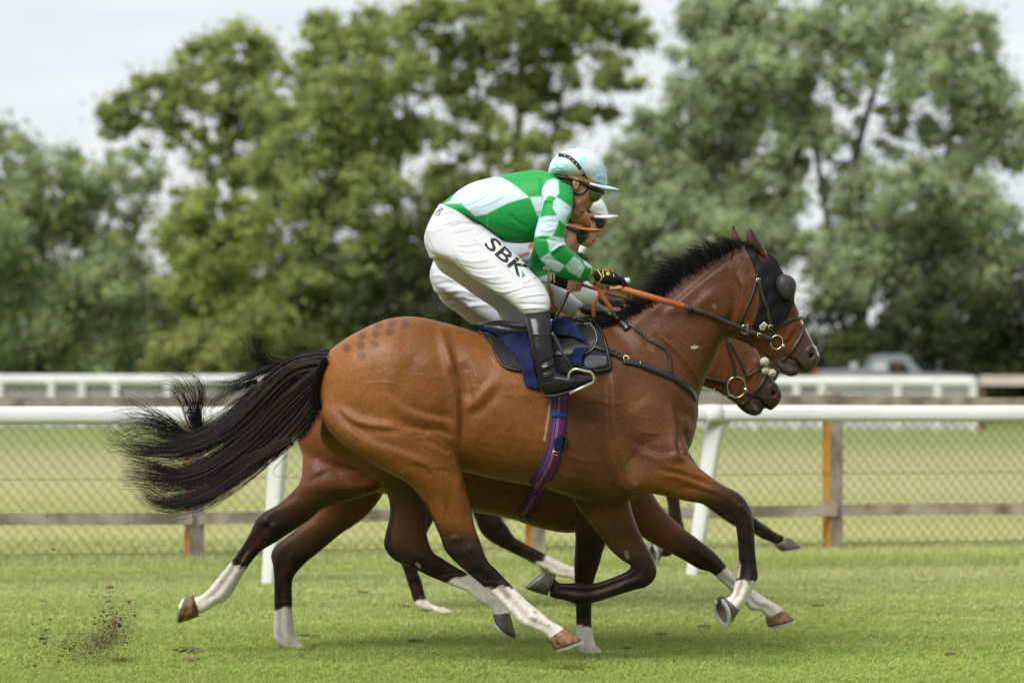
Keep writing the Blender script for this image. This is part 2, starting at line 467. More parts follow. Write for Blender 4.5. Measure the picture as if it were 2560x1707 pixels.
# ------------------------------------------------------------------ the setting: ground
def groundz(x, d):
    t = np.clip((np.asarray(d, float) - 84) / 8, 0, 1); return 0.6 * t * t * (3 - 2 * t)
def ground_material():
    m = bpy.data.materials.new('turf'); m.use_nodes = True; t = m.node_tree; p = t.nodes['Principled BSDF']
    p.inputs['Roughness'].default_value = .9; p.inputs['Specular IOR Level'].default_value = .15
    ge = t.nodes.new('ShaderNodeNewGeometry'); sp = t.nodes.new('ShaderNodeSeparateXYZ'); t.links.new(ge.outputs['Position'], sp.inputs[0])
    mpg = t.nodes.new('ShaderNodeMapping'); mpg.inputs['Scale'].default_value = (.35, 1.0, 1)
    t.links.new(ge.outputs['Position'], mpg.inputs[0])
    n1 = t.nodes.new('ShaderNodeTexNoise'); n1.inputs['Scale'].default_value = 1.3; n1.inputs['Detail'].default_value = 6; t.links.new(mpg.outputs[0], n1.inputs['Vector'])
    n2 = t.nodes.new('ShaderNodeTexNoise'); n2.inputs['Scale'].default_value = 14; n2.inputs['Detail'].default_value = 5; t.links.new(mpg.outputs[0], n2.inputs['Vector'])
    ad = t.nodes.new('ShaderNodeMath'); ad.operation = 'MULTIPLY_ADD'; ad.inputs[1].default_value = 7.0; t.links.new(n1.outputs['Fac'], ad.inputs[0]); t.links.new(sp.outputs['Y'], ad.inputs[2])
    mr = t.nodes.new('ShaderNodeMapRange'); mr.inputs['From Min'].default_value = 10 + 3.5; mr.inputs['From Max'].default_value = 100 + 3.5; t.links.new(ad.outputs[0], mr.inputs[0])
    cr = t.nodes.new('ShaderNodeValToRGB'); e = cr.color_ramp.elements
    def P(y): return (y - 10) / 90
    stops = [(10, (0.136, 0.187, 0.027)), (14, (0.141, 0.192, 0.030)), (16.6, (0.176, 0.211, 0.049)), (18.3, (0.163, 0.197, 0.049)), (19.6, (0.115, 0.155, 0.033)), (21.2, (0.340, 0.355, 0.131)), (24.5, (0.333, 0.340, 0.131)),
             (28, (0.270, 0.310, 0.096)), (34, (0.355, 0.340, 0.150)), (48, (0.312, 0.310, 0.140)), (62, (0.213, 0.258, 0.079)), (82, (0.198, 0.242, 0.079)), (100, (0.071, 0.106, 0.035))]
    e[0].position = 0; e[0].color = stops[0][1] + (1,); e[1].position = 1; e[1].color = stops[-1][1] + (1,)
    for y, c in stops[1:-1]:
        q = e.new(P(y)); q.color = c + (1,)
    t.links.new(mr.outputs[0], cr.inputs[0])
    m2 = t.nodes.new('ShaderNodeMapRange'); m2.inputs['From Min'].default_value = .3; m2.inputs['From Max'].default_value = .7; m2.inputs['To Min'].default_value = .72; m2.inputs['To Max'].default_value = 1.25
    t.links.new(n2.outputs['Fac'], m2.inputs[0])
    mu = t.nodes.new('ShaderNodeMix'); mu.data_type = 'RGBA'; mu.blend_type = 'MULTIPLY'; mu.inputs[0].default_value = 1
    t.links.new(cr.outputs[0], mu.inputs[6]); t.links.new(m2.outputs[0], mu.inputs[7]); t.links.new(mu.outputs[2], p.inputs['Base Color'])
    b = t.nodes.new('ShaderNodeBump'); b.inputs['Strength'].default_value = .5; b.inputs['Distance'].default_value = .03
    n3 = t.nodes.new('ShaderNodeTexNoise'); n3.inputs['Scale'].default_value = 45; t.links.new(ge.outputs['Position'], n3.inputs['Vector']); t.links.new(n3.outputs['Fac'], b.inputs['Height']); t.links.new(b.outputs[0], p.inputs['Normal'])
    return m
M_TURF = ground_material()
xs = np.concatenate([np.linspace(-600, -40, 12), np.linspace(-30, 30, 41), np.linspace(40, 600, 12)])
ys = np.concatenate([np.linspace(-30, 8, 6), np.linspace(9, 40, 40), np.linspace(42, 120, 40), np.linspace(140, 1200, 14)])
gx, gy = np.meshgrid(xs, ys); nx_, ny_ = len(xs), len(ys)
gv = np.stack([gx.ravel(), gy.ravel(), groundz(gx.ravel(), gy.ravel())], 1)
ii, jj = np.meshgrid(np.arange(nx_ - 1), np.arange(ny_ - 1)); a = (jj * nx_ + ii).ravel()
gf = np.stack([a, a + 1, a + nx_ + 1, a + nx_], 1)
tag(mk('ground', gv, gf, M_TURF), kind='structure')

# grass blades: one uncountable turf
def grass():
    n = 430000; rg = np.random.default_rng(3)
    d = 11.2 + 11.3 * rg.random(n) ** 1.4 - 1.6 * rg.random(n) ** 8; half = d * 0.5 * 2560 / F * (1.06 + .5 * rg.random(n) ** 3)
    x = (rg.random(n) * 2 - 1) * half
    pn = (np.sin(x * 2.1 + d * 3.3) * np.sin(d * 5.1 - x * .7) + np.sin(x * .9 - d * 8)) * .5
    h = (.009 + .012 * rg.random(n)) * (1 + .12 * pn)
    h = np.where((d > 19.3) & (rg.random(n) < .3), h * 3.2, h)
    an = 1.57 + rg.normal(0, .9, n); lean = rg.normal(0, 1.0, n) * .026; la = rg.normal(0, .35, n)
    w = .0032 * (1 + d * .03)
    cx, cy = np.cos(an) * w, np.sin(an) * w
    b0 = np.stack([x - cx, d - cy, np.zeros(n)], 1); b1 = np.stack([x + cx, d + cy, np.zeros(n)], 1)
    tp = np.stack([x + lean * np.cos(la), d + lean * np.sin(la), h], 1)
    v = np.stack([b0, b1, tp], 1).reshape(-1, 3); f = np.arange(3 * n).reshape(-1, 3)
    dry = np.clip((d + pn * 1.2 - 13.5) / 4.5, 0, 1)[:, None] * (.5 + .5 * rg.random((n, 1)))
    strip = np.exp(-((d - 19.4 - .223 * x) / .55) ** 2)[:, None]
    dry = np.clip(dry * (1 - .75 * strip), 0, 1)
    lo = np.array([[.42, .53, .13]]); hi = np.array([[.55, .58, .28]])
    c = lo * (1 - dry) + hi * dry
    c = c * rg.uniform(.6, 1.3, (n, 1)); y = rg.random((n, 1)) < .06; c = np.where(y, np.array([[.5, .46, .2]]), c)
    c = c * (1 + .06 * np.sin(d * 3.1 + .8 * np.sin(x * .8)) + .05 * pn)[:, None]
    c = np.repeat(c, 3, axis=0)
    m = mat('grass blade', attr=True, rough=.7, spec=.25, trans=.35)
    tag(mk('grass', v, f, m, smooth=False, cols=c), kind='stuff', label='short mown turf of the racecourse, green in front and drier towards the fence', cat='grass')
grass()

# ------------------------------------------------------------------ white running rail beside the track
M_WHITE = mat('white plastic', (.68, .69, .67), rough=.38, noise=(3, .05), spec=.4)
M_WHITE2 = mat('white painted boards', (.66, .66, .65), rough=.6, noise=(2, .07))
M_PALE = mat('white weathered board', (.62, .62, .60), rough=.6, noise=(4, .1))
def lineD(x, k0, k1): return k0 + k1 * x          # depth along a fence line
RK0, RK1 = 18.044, .272
rail = tag(empty('running_rail', (0, RK0, 0)), 'white plastic running rail on slanting posts right behind the horses', 'rail')
g = Geo()
prof = [(-.045, -.005), (-.05, .03), (-.045, .075), (-.02, .106), (.02, .112), (.045, .09), (.05, .04), (.045, -.005)]
X = np.linspace(-7.5, 7.5, 26); V = []
nr = np.array([-RK1, 1.0]) / math.hypot(RK1, 1)
for x in X:
    for o, z in prof:
        V.append((x + nr[0] * o, lineD(x, RK0, RK1) + nr[1] * o, 1.083 + z + .004 * math.sin(x * 1.3)))
n = len(prof); f = ringfaces(len(X), n); g.add(V, f)
mk('rail', g.V(), g.f, M_WHITE, rail)
for x in (1.42, -4.4, 5.9):
    g = Geo(); V = []
    for dx in (-.06, .06):
        for o, z in prof: V.append((x + dx + nr[0] * o * 1.06, lineD(x + dx, RK0, RK1) + nr[1] * o * 1.06, 1.083 + .053 + (z - .053) * 1.05 + .004 * math.sin((x + dx) * 1.3)))
    g.add(V, ringfaces(2, n) + [tuple(range(n))[::-1], tuple(range(n, 2 * n))]); mk('rail_joint', g.V(), g.f, M_WHITE, rail)
for (tx, tyb, bx, by) in ((1791, 1056, 1731, 1438), (704, 1064, 671, 1459), (-420, 1064, -462, 1478), (2870, 1050, 2812, 1420)):
    g = Geo()
    # find the depth of the foot on the line
    D = RK0
    for _ in range(20):
        D = lineD((bx - CX) * D / F, RK0, RK1)
    b0 = W(bx, by, D); b0[2] = 0; t0 = W(tx, tyb, D + .1)
    t0[2] = 1.085
    P = [b0, b0 * .65 + t0 * .35, b0 * .25 + t0 * .75 + np.array([-.005, 0, 0]), t0 * .93 + b0 * .07 + np.array([.0, 0, 0]), t0 + np.array([.035, .01, .01])]
    R = [.042, .05, .056, .062, .075]
    Q = CR(np.hstack([np.array(P), np.array(R)[:, None]]), 6); V = []
    for q in Q:
        r = q[3]; c, s = math.cos(-.35), math.sin(-.35)
        for u, w in ((-1, -.62), (-.6, -.85), (.6, -.85), (1, -.62), (1, .62), (.6, .85), (-.6, .85), (-1, .62)):
            V.append((q[0] + r * (u * c - w * s), q[1] + r * (u * s + w * c), q[2]))
    g.add(V, ringfaces(len(Q), 8)); mk('post', g.V(), g.f, M_WHITE, rail)

# ------------------------------------------------------------------ timber and chain-link fence
def wood_mat(name, c1, c2, sc=6):
    return mat(name, c1, rough=.85, noise=(sc, .14), col2=c2, bump=(30, .4, (1, 1, .2)))
M_POST = wood_mat('weathered timber', (.20, .17, .14), (.40, .35, .30))
M_BOARD = wood_mat('brown timber board', (.17, .135, .10), (.38, .32, .26), 5)
M_LICHEN = mat('orange lichen on timber', (.46, .20, .010), rough=.95, noise=(7, .07), col2=(.36, .17, .02))
M_WIRE = mat('dull green wire', (.085, .115, .075), rough=.6)
FK0, FK1 = 20.70, .223
fyaw = math.atan(FK1)
fence = tag(empty('wire_mesh_fence', (0, FK0, 0)), 'weathered timber post and rail fence with chain link wire and orange lichen', 'fence')
def fpt(x, off=0): return np.array([x + off * math.sin(-fyaw), lineD(x, FK0, FK1) + off * math.cos(fyaw), 0])
def board(x0, x1, z0, z1, off, th, name, m):
    g = Geo(); xs_ = np.linspace(x0, x1, 14); V = []
    for x in xs_:
        a, b = fpt(x, off - th / 2), fpt(x, off + th / 2); dz = .006 * math.sin(x * 1.7 + z0 * 9)
        V += [(a[0], a[1], z0 + dz), (b[0], b[1], z0 + dz), (b[0], b[1], z1 + dz), (a[0], a[1], z1 + dz)]
    g.add(V, ringfaces(len(xs_), 4) + [(3, 2, 1, 0), tuple((len(xs_) - 1) * 4 + j for j in range(4))])
    mk(name, g.V(), g.f, m, fence, smooth=False)
for i, (a, b) in enumerate(((-7.6, -2.47), (-2.43, .19), (.21, 2.62), (2.66, 7.6))):
    board(a, b, 1.14 + (.004 if i % 2 else 0), 1.245 + (0 if i % 2 else .006), -.085 if i % 2 else -.07, .035, 'top_board', M_BOARD)
    board(a, b, .275, .368, -.085 if i % 2 else -.07, .035, 'middle_board', M_BOARD)
for x in (-7.6, -5.05, -2.455, .18, 2.61, 5.2, 7.6):
    g = Geo(); p = fpt(x, 0); an = .50; c, s = math.cos(an), math.sin(an); R = [[c, -s, 0], [s, c, 0], [0, 0, 1]]
    box(g, (-.052, -.06, -.1), (.062, .06, 1.285), R=R, o=p)
    post = mk('post', g.V(), g.f, M_POST, fence, smooth=False)
    g = Geo(); rg = random.Random(int(x * 100))
    zz = np.arange(0, 1.28, .04)                       # crust of lichen on the end-grain side of the post
    gl = []
    V = []
    for z in zz:
        a0, a1, o_ = -.058 + .012 * rg.random(), .058 - .08 * rg.random() ** 4, .0565 + .004 * rg.random()
        V += [(-o_, a0, z), (-.051, a0, z), (-.051, a1, z), (-o_, a1, z)]
    g.add(np.array(V) @ np.array(R).T + p, ringfaces(len(zz), 4) + [(3, 2, 1, 0), tuple((len(zz) - 1) * 4 + j for j in range(4))])
    mk('lichen_patch', g.V(), g.f, M_LICHEN, post, smooth=False)
g = Geo(); p = fpt(-.88, -.06); box(g, (-.05, -.06, -.1), (.07, .06, .30), R=[[.93, -.35, .15], [.35, .93, 0], [-.15, 0, .98]], o=p)
mk('stub_post', g.V(), g.f, M_LICHEN, fence, smooth=False)
# chain-link: two families of slanting wires, woven
g = Geo(); pitch = .083; H = 1.16
for fam in (1, -1):
    x = -7.9
    while x < 7.6:
        V = []; k = 2
        for i in range(k + 1):
            u = i / k; zz_ = u * H + .02; xx = x + fam * u * H * .82
            q = fpt(xx, .035 + .003 * fam); r = .0019
            V += [(q[0] - r, q[1], zz_ - r), (q[0] + r, q[1] - r, zz_), (q[0], q[1] + r, zz_ + r)]
        g.add(V, ringfaces(k + 1, 3)); x += pitch
for z in (.05, .62, 1.15):
    tube3(g, [fpt(x) + np.array([0, 0, z + .004 * math.sin(5 * x)]) for x in np.linspace(-7.6, 7.6, 20)], .003, 4)
mk('wire_mesh', g.V(), g.f, M_WIRE, fence)

# ------------------------------------------------------------------ far white rail and picket fence
far = tag(empty('picket_fence', W(1280, 1060, 88) * [1, 1, 0]), 'long white picket fence with thick top rail across the far side of the grass', 'fence')
def farpt(px):
    D = 85 - (px / 2437) * 6.0
    return D, (px - CX) * D / F
g = Geo(); gp = Geo()
pxs = np.linspace(-260, 2436, 60); V = []
for px in pxs:
    D, x = farpt(px); dip = -2 * np.clip((px - 300) / 1500, 0, 1)
    zt = CAMH + (HY - (936 + 6 * np.clip(px / 2437, 0, 1))) * D / F; th = 27 * D / F
    V += [(x, D - .06, zt - th), (x, D - .10, zt - th * .5), (x, D - .06, zt), (x, D + .06, zt), (x, D + .06, zt - th)]
g.add(V, ringfaces(len(pxs), 5) + [(4, 3, 2, 1, 0)]); mk('top_rail', g.V(), g.f, M_WHITE2, far)
px = -250
g = Geo()
while px < 2436:
    D, x = farpt(px); zt = CAMH + (HY - 944) * D / F
    hgt = zt - .02; w = .047
    box(g, (x - w / 2, D + .065, .03), (x + w / 2, D + .09, hgt))
    px += 7.6
mk('palings', g.V(), g.f, M_PALE, far, smooth=False)
g = Geo()
for z in (.12, .55):
    V = []
    for px in pxs:
        D, x = farpt(px); V += [(x, D + .092, z), (x, D + .13, z), (x, D + .13, z + .08), (x, D + .092, z + .08)]
    g.add(V, ringfaces(len(pxs), 4))
mk('lower_rail', g.V(), g.f, M_PALE, far)
for px in (-130, 0, 129, 205, 289, 420, 1885, 1990, 2054, 2243, 2343, 2432, 660, 820):
    D, x = farpt(px); zt = CAMH + (HY - 938) * D / F
    g = Geo(); box(g, (x - .11, D - .085, -.1), (x + .11, D - .062, zt - .12)); box(g, (x - .07, D - .061, -.1), (x + .07, D + .058, zt - .15))
    mk('post', g.V(), g.f, M_WHITE2, far, smooth=False)
# brown fence continuing to the right
M_BROWN = mat('red brown timber', (.14, .06, .04), rough=.8, noise=(8, .2)); M_DULL = mat('sun bleached rail', (.55, .48, .44), rough=.7, noise=(6, .1))
bf = tag(empty('wooden_paddock_fence', (13.9, 78.9, 0)), 'brown post and rail fence with pale top rail at far right beyond the white pickets', 'fence')
x0 = farpt(2446)[1]
g = Geo(); box(g, (x0, 78.8, CAMH + (HY - 963) * 78.9 / F), (x0 + 8, 78.9, CAMH + (HY - 938) * 78.9 / F)); mk('top_rail', g.V(), g.f, M_DULL, bf, smooth=False)
g = Geo(); box(g, (x0, 78.95, .3), (x0 + 8, 79.0, .42)); mk('lower_rail', g.V(), g.f, M_BROWN, bf, smooth=False)
for k in range(5):
    g = Geo(); box(g, (x0 + .02 + k * 1.9, 78.91, -.1), (x0 + .2 + k * 1.9, 79.04, 1.45)); mk('post', g.V(), g.f, M_BROWN, bf, smooth=False)

# ------------------------------------------------------------------ pickup truck behind the far fence
M_SILV = mat('silver car paint', (.30, .33, .37), rough=.3, metal=.3, coat=.5); M_GLASS = mat('dark car glass', (.012, .02, .02), rough=.25, spec=.2)
M_TYRE = mat('tyre rubber', (.02, .02, .02), rough=.9); M_RED = mat('red lamp lens', (.45, .02, .02), rough=.3); M_SEAT = mat('reddish seat', (.16, .05, .035), rough=.9); M_PWIN = mat('pale car window', (.5, .53, .54), rough=.15)
TD = 87.0; tz = float(groundz(0, TD)); truck = tag(empty('pickup_truck', tuple(W(2230, 0, TD)[:1]) + (TD, tz)), 'silver pickup truck with open load bed parked beyond the white fence', 'truck')
def tp(px, py): q = W(px, py, TD); return q[0], q[2]
side = [(2030, 924), (2156, 921), (2162, 912), (2172, 893), (2186, 887), (2245, 887), (2268, 893), (2343, 931), (2408, 936), (2432, 946), (2434, 985), (2030, 985)]
def extrude(poly, y0, y1, inset=.0, name='body', m=M_SILV, parent=truck):
    n = len(poly); g = Geo(); V = []
    for y in (y0, y1):
        for px, py in poly:
            X, Z = tp(px, py); V.append((X, y, Z))
    f = [tuple(range(n)), tuple(range(2 * n - 1, n - 1, -1))] + [(i, i + n, (i + 1) % n + n, (i + 1) % n) for i in range(n)]
    bmv = bmesh.new()
    vs = [bmv.verts.new(p) for p in V]
    for q in f: bmv.faces.new([vs[i] for i in q])
    bmesh.ops.recalc_face_normals(bmv, faces=bmv.faces)
    bmesh.ops.bevel(bmv, geom=[e for e in bmv.edges], offset=.03, segments=2, affect='EDGES', clamp_overlap=True)
    vv = np.array([q.co for q in bmv.verts]); bmv.verts.index_update(); ff = [[q.index for q in fc.verts] for fc in bmv.faces]; bmv.free()
    return mk(name, vv, ff, m, parent, smooth=False)
extrude(side, TD - .9, TD + .9)
extrude([(2176, 906), (2208, 905), (2208, 930), (2172, 930)], TD - .95, TD - .86, name='rear_window', m=M_PWIN)
extrude([(2214, 905), (2248, 905), (2266, 931), (2214, 931)], TD - .95, TD - .86, name='window', m=M_GLASS)
extrude([(2224, 909), (2238, 908), (2246, 922), (2230, 925)], TD - .985, TD - .90, name='seat', m=M_SEAT)
extrude([(2266, 896), (2278, 894), (2346, 930), (2296, 931), (2276, 912)], TD - .93, TD + .93, name='windscreen', m=M_GLASS)
extrude([(2029, 926), (2041, 926), (2041, 945), (2029, 945)], TD - .92, TD - .7, name='tail_light', m=M_RED)
extrude([(2122, 906), (2138, 906), (2140, 922), (2120, 922)], TD - .5, TD - .1, name='load', m=M_PWIN)
for px in (2100, 2360):
    for yy in (-.82, .82):
        X, _ = tp(px, 0); g = Geo(); P = [(X, TD + yy - .12, tz + .38), (X, TD + yy + .12, tz + .38)]; tube3(g, P, .38, 20); w = mk('wheel', g.V(), g.f, M_TYRE, truck)
        g = Geo(); tube3(g, [(X, TD + yy - .135, tz + .38), (X, TD + yy + .135, tz + .38)], .2, 16); mk('rim', g.V(), g.f, M_SILV, w)
# dark lean-to roof and heap behind the truck bed
M_SHED = mat('dark corrugated sheet', (.10, .09, .085), rough=.8)
sh = tag(empty('farm_trailer', tuple(W(2075, 0, 90)[:1]) + (90, .6)), 'low dark trailer with sloping cover behind the truck load bed', 'trailer')
extrude([(2040, 905), (2065, 900), (2125, 921), (2125, 960), (2040, 960)], 89, 91, name='cover', m=M_SHED, parent=sh)

# ------------------------------------------------------------------ trees
M_BARK = mat('dark bark', (.035, .030, .022), rough=.95, noise=(6, .3))
def leafmat(name): return mat(name, attr=True, rough=.55, spec=.3, trans=.42)
M_LEAF = leafmat('foliage')
def tree(label, D, blobs, n, size, col, trunks, name='tree', cat='tree', group=None, seed=1, drape=0.0, depth=1.0, sub=34, tight=.25, vary=.28, yel=(.44, .45, .14)):
    rg = np.random.default_rng(seed)
    bx = np.mean([t[0][0] for t in trunks]); root = tag(empty(name, (W(bx, 0, D)[0], D, float(groundz(0, D)))), label, cat, group)
    B = np.array([(b + (1.0,))[:4] for b in blobs], float); s = D / F
    wts = B[:, 2] ** 2 * B[:, 3]; wts /= wts.sum()
    cl = []                                                 # leaf clumps
    for (x, y, r, dn) in B:
        c0 = W(x, y, D + rg.normal(0, 1) * r * s * .5 * depth)
        k = max(5, int(sub * dn))
        dirs = rg.normal(size=(k, 3)); dirs /= np.linalg.norm(dirs, axis=1)[:, None]
        rad = rg.uniform(.35, 1.0, k) ** .6
        for q, t in zip(dirs, rad):
            cl.append((c0 + q * t * r * s * np.array([1, depth, .92]), r * s * tight * rg.uniform(.7, 1.3), r * r * dn / k))
    cw = np.array([c[2] for c in cl]); cw /= cw.sum(); n = int(n * 1.12); ids = rg.choice(len(cl), n, p=cw)
    cc = np.array([c[0] for c in cl])[ids]; cr_ = np.array([c[1] for c in cl])[ids]
    u = rg.normal(size=(n, 3)); u /= np.linalg.norm(u, axis=1)[:, None]
    P = cc + u * (cr_ * rg.random(n) ** .45)[:, None] * np.array([1.15, 1.15, .8])
    lo_ = rg.random(n) < .22; P[lo_] = cc[lo_] + rg.normal(size=(int(lo_.sum()), 3)) * cr_[lo_][:, None] * np.array([1.1, 1.0, 1.0])
    P[:, 2] -= drape * rg.random(n) ** 2 * cr_ * 1.5
    P[:, 2] = np.maximum(P[:, 2], .65)
    nn = rg.normal(size=(n, 3)) * .75 + u * .55 + np.array([0, 0, .55]); nn /= np.linalg.norm(nn, axis=1)[:, None]
    a = np.cross(nn, rg.normal(size=(n, 3))); a /= np.linalg.norm(a, axis=1)[:, None]; b = np.cross(nn, a)
    sz = size * .92 * rg.uniform(.6, 1.35, n)[:, None]
    v = np.stack([P - a * sz * .5, P + b * sz * .34, P + a * sz * .5 - nn * sz * .1, P - b * sz * .34], 1).reshape(-1, 3)
    f = np.arange(4 * n).reshape(-1, 4)
    cv = rg.uniform(1 - vary, 1 + vary, (len(cl), 1))[ids] * rg.uniform(.75, 1.25, (n, 1))
    c = np.array([col]) * cv
    yk = (rg.random((n, 1)) < .12); c = np.where(yk, np.array([yel]) * cv, c)
    mk('crown', v, f, M_LEAF, root, smooth=False, cols=np.repeat(c, 4, 0))
    for tr in trunks:
        g = Geo(); P_ = [W(x, y, D + (l if len(q) > 3 else 0)) for q in [tr] for (x, y, *rest) in q for l in [0]]
        R = [q[2] * s for q in tr]
        P_[0][2] = float(groundz(0, D)) - .1; tube3(g, P_, R, 9, 5); 
        mk('trunk', g.V(), g.f, M_BARK, root)
    return root
GT = 'trees in the row beyond the racecourse'
OL = (.34, .42, .21); GR = (.36, .43, .155); SHADE = (.09, .12, .035); SI = (.41, .49, .29); PALE = (.36, .40, .14)
tree('grey green willow at the left edge of the picture with a feathery top', 93,
     [(25, 400, 105), (120, 470, 120), (30, 560, 150), (210, 430, 90, .7), (330, 430, 85, .8), (270, 540, 110), (120, 650, 170), (310, 640, 100, .7), (60, 800, 170), (230, 780, 160), (350, 830, 120), (-90, 600, 200), (400, 760, 80, .6)],
     46000, .20, OL, [[(100, 960, 16), (110, 700, 12), (90, 450, 5)], [(260, 960, 12), (250, 700, 8), (290, 480, 3)]], seed=11, drape=.5, group=GT)
tree('slender leaning tree with an open crown left of the tall trees', 99,
     [(590, 130, 80), (510, 145, 62), (655, 150, 60), (450, 205, 68), (380, 240, 62), (310, 278, 58), (290, 320, 40), (540, 225, 75, .8), (620, 230, 75, .8), (460, 290, 70, .55), (390, 320, 66, .5), (560, 320, 75, .55), (630, 400, 85, .7), (540, 410, 75, .5), (665, 310, 75, .8), (470, 380, 60, .4)],
     26000, .21, GR, [[(596, 960, 17), (594, 700, 16), (590, 500, 14), (575, 350, 9), (560, 200, 4)], [(588, 430, 8), (500, 280, 5), (400, 240, 3)]], seed=12, group=GT, sub=22)
tree('tall dense broadleaf tree filling the left centre with a rounded crown', 95,
     [(800, 70, 50, .9), (860, 120, 85), (940, 90, 80), (780, 210, 85), (880, 230, 110), (990, 180, 90), (700, 290, 75), (790, 340, 110), (930, 360, 110), (1010, 320, 70, .7), (680, 420, 85), (800, 480, 120), (920, 500, 105), (700, 580, 110), (830, 630, 120), (960, 620, 90), (640, 700, 100), (760, 770, 120), (900, 770, 110), (1000, 740, 90), (700, 870, 110), (850, 890, 120), (980, 880, 100)],
     80000, .21, GR, [[(930, 960, 24), (925, 700, 20), (900, 450, 14), (870, 200, 6)], [(926, 640, 12), (1000, 400, 8), (1020, 200, 4)]], seed=13, group=GT)
tree('yellowish green bushy tree low in the gap left of the tall dense tree', 90,
     [(500, 520, 85, .8), (470, 600, 90), (540, 640, 100), (470, 710, 80, .8), (560, 760, 100), (620, 560, 70, .7), (600, 850, 100), (500, 850, 70), (650, 800, 80)],
     24000, .20, (.36, .43, .13), [[(560, 960, 12), (555, 750, 8), (530, 560, 3)]], seed=14, group=GT)
tree('tall chestnut with sky showing through its airy crown above the riders', 104,
     [(1070, 60, 90), (1190, 40, 90), (1310, 60, 95), (1430, 50, 95), (1540, 60, 70), (1600, 90, 45), (1100, 170, 85, .8), (1220, 160, 85, .75), (1340, 170, 90, .8), (1470, 160, 80, .75), (1560, 190, 55, .6), (1140, 290, 75, .55), (1260, 280, 85, .6), (1380, 290, 80, .6), (1490, 280, 60, .5), (1090, 380, 60, .4), (1200, 400, 80, .55), (1310, 400, 80, .6), (1120, 500, 90, .6)],
     62000, .22, GR, [[(1290, 960, 22), (1292, 600, 19), (1295, 350, 14), (1310, 120, 7)], [(1293, 480, 10), (1200, 260, 6), (1140, 100, 3)], [(1294, 420, 10), (1400, 250, 6), (1480, 120, 3)]], seed=15, group=GT, sub=19)
tree('mid height leafy tree right behind the front rider and his horse', 97,
     [(1130, 560, 90), (1060, 640, 90), (1200, 600, 100), (1320, 560, 100), (1430, 470, 80, .8), (1440, 600, 100), (1130, 740, 120), (1280, 740, 130), (1420, 740, 120), (1060, 860, 110), (1220, 880, 120), (1400, 880, 120)],
     46000, .21, (.26, .31, .10), [[(1120, 960, 20), (1125, 700, 16), (1110, 480, 8)]], seed=16, group=GT)
tree('silvery green willow right of the riders with a tall broad crown', 92,
     [(1790, 40, 90), (1900, 20, 100), (1760, 150, 90), (1860, 170, 110), (1980, 130, 110), (1720, 280, 90), (1820, 310, 110), (1950, 300, 115), (1640, 330, 75, .7), (1600, 420, 95, .9), (1700, 430, 110), (1820, 460, 110), (1940, 460, 100), (1560, 540, 90), (1660, 560, 110), (1780, 610, 120), (1900, 600, 100), (1580, 680, 100), (1700, 730, 120), (1840, 760, 120), (1640, 860, 110), (1800, 880, 110), (1530, 820, 90)],
     94000, .20, SI, [[(1760, 960, 22), (1790, 600, 16), (1850, 300, 10), (1880, 80, 4)], [(1850, 960, 18), (1930, 600, 14), (2010, 330, 8), (2040, 130, 4)]], seed=17, drape=.6, group=GT, yel=(.46, .47, .24))
tree('spreading silvery willow with pale hanging foliage at the right edge', 90,
     [(2080, 50, 95), (2200, 30, 95), (2320, 70, 100), (2420, 90, 80), (2130, 170, 85, .6), (2300, 190, 100, .7), (2440, 220, 90), (2540, 330, 90), (2060, 330, 70, .5), (2200, 330, 80, .35), (2400, 340, 100, .8), (2120, 470, 85, .7), (2260, 470, 90, .7), (2390, 480, 95), (2180, 600, 110), (2330, 590, 110), (2480, 560, 110), (2120, 690, 95), (2250, 720, 110), (2390, 730, 110), (2500, 700, 100), (2050, 620, 70, .8), (2300, 830, 80, .6)],
     92000, .20, SI, [[(2120, 960, 22), (2160, 700, 17), (2130, 450, 12), (2200, 180, 6)], [(2300, 960, 20), (2330, 600, 14), (2400, 250, 7)], [(2140, 520, 10), (2040, 380, 7), (1990, 250, 3)]], seed=18, drape=.7, group=GT, yel=(.48, .49, .25))
# second row closing the view below; deep shade is put into its leaf colour
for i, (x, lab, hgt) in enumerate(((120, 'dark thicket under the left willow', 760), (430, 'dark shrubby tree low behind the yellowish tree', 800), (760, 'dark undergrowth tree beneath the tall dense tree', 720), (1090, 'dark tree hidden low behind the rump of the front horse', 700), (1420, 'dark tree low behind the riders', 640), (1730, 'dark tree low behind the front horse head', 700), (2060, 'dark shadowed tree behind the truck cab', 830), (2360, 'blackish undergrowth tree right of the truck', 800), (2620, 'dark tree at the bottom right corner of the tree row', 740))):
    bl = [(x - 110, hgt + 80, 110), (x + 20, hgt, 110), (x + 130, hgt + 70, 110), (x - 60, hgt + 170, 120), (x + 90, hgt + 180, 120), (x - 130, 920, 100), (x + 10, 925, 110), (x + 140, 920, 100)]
    tree(lab, 89.3 if x in (2060, 2360, 2620, 1090) else 112, bl, 15000, .22 if x in (2060, 2360, 2620, 1090) else .34, tuple(c * .62 for c in SHADE) if x in (2360, 2620, 1090) else SHADE, [[(x, 950, 20), (x + 5, hgt + 100, 12), (x, hgt, 5)]], name='understorey_tree', seed=40 + i, group='dark trees of the second row', vary=.3, yel=(.06, .08, .03))  # some coloured darker still, for the near-black shade under the crowns
tree('pale green bush at the foot of the yellowish tree', 88, [(420, 890, 55), (480, 870, 60), (530, 900, 55), (390, 920, 40)], 7000, .17, PALE, [[(460, 970, 6), (465, 900, 4), (470, 860, 2)]], name='bush', cat='bush', seed=61)
tree('small green bush in front of the dark trees behind the horse rump', 89, [(760, 900, 70), (690, 920, 50), (850, 900, 60)], 7000, .18, (.09, .13, .03), [[(760, 970, 6), (765, 920, 4), (770, 880, 2)]], name='bush', cat='bush', seed=62)

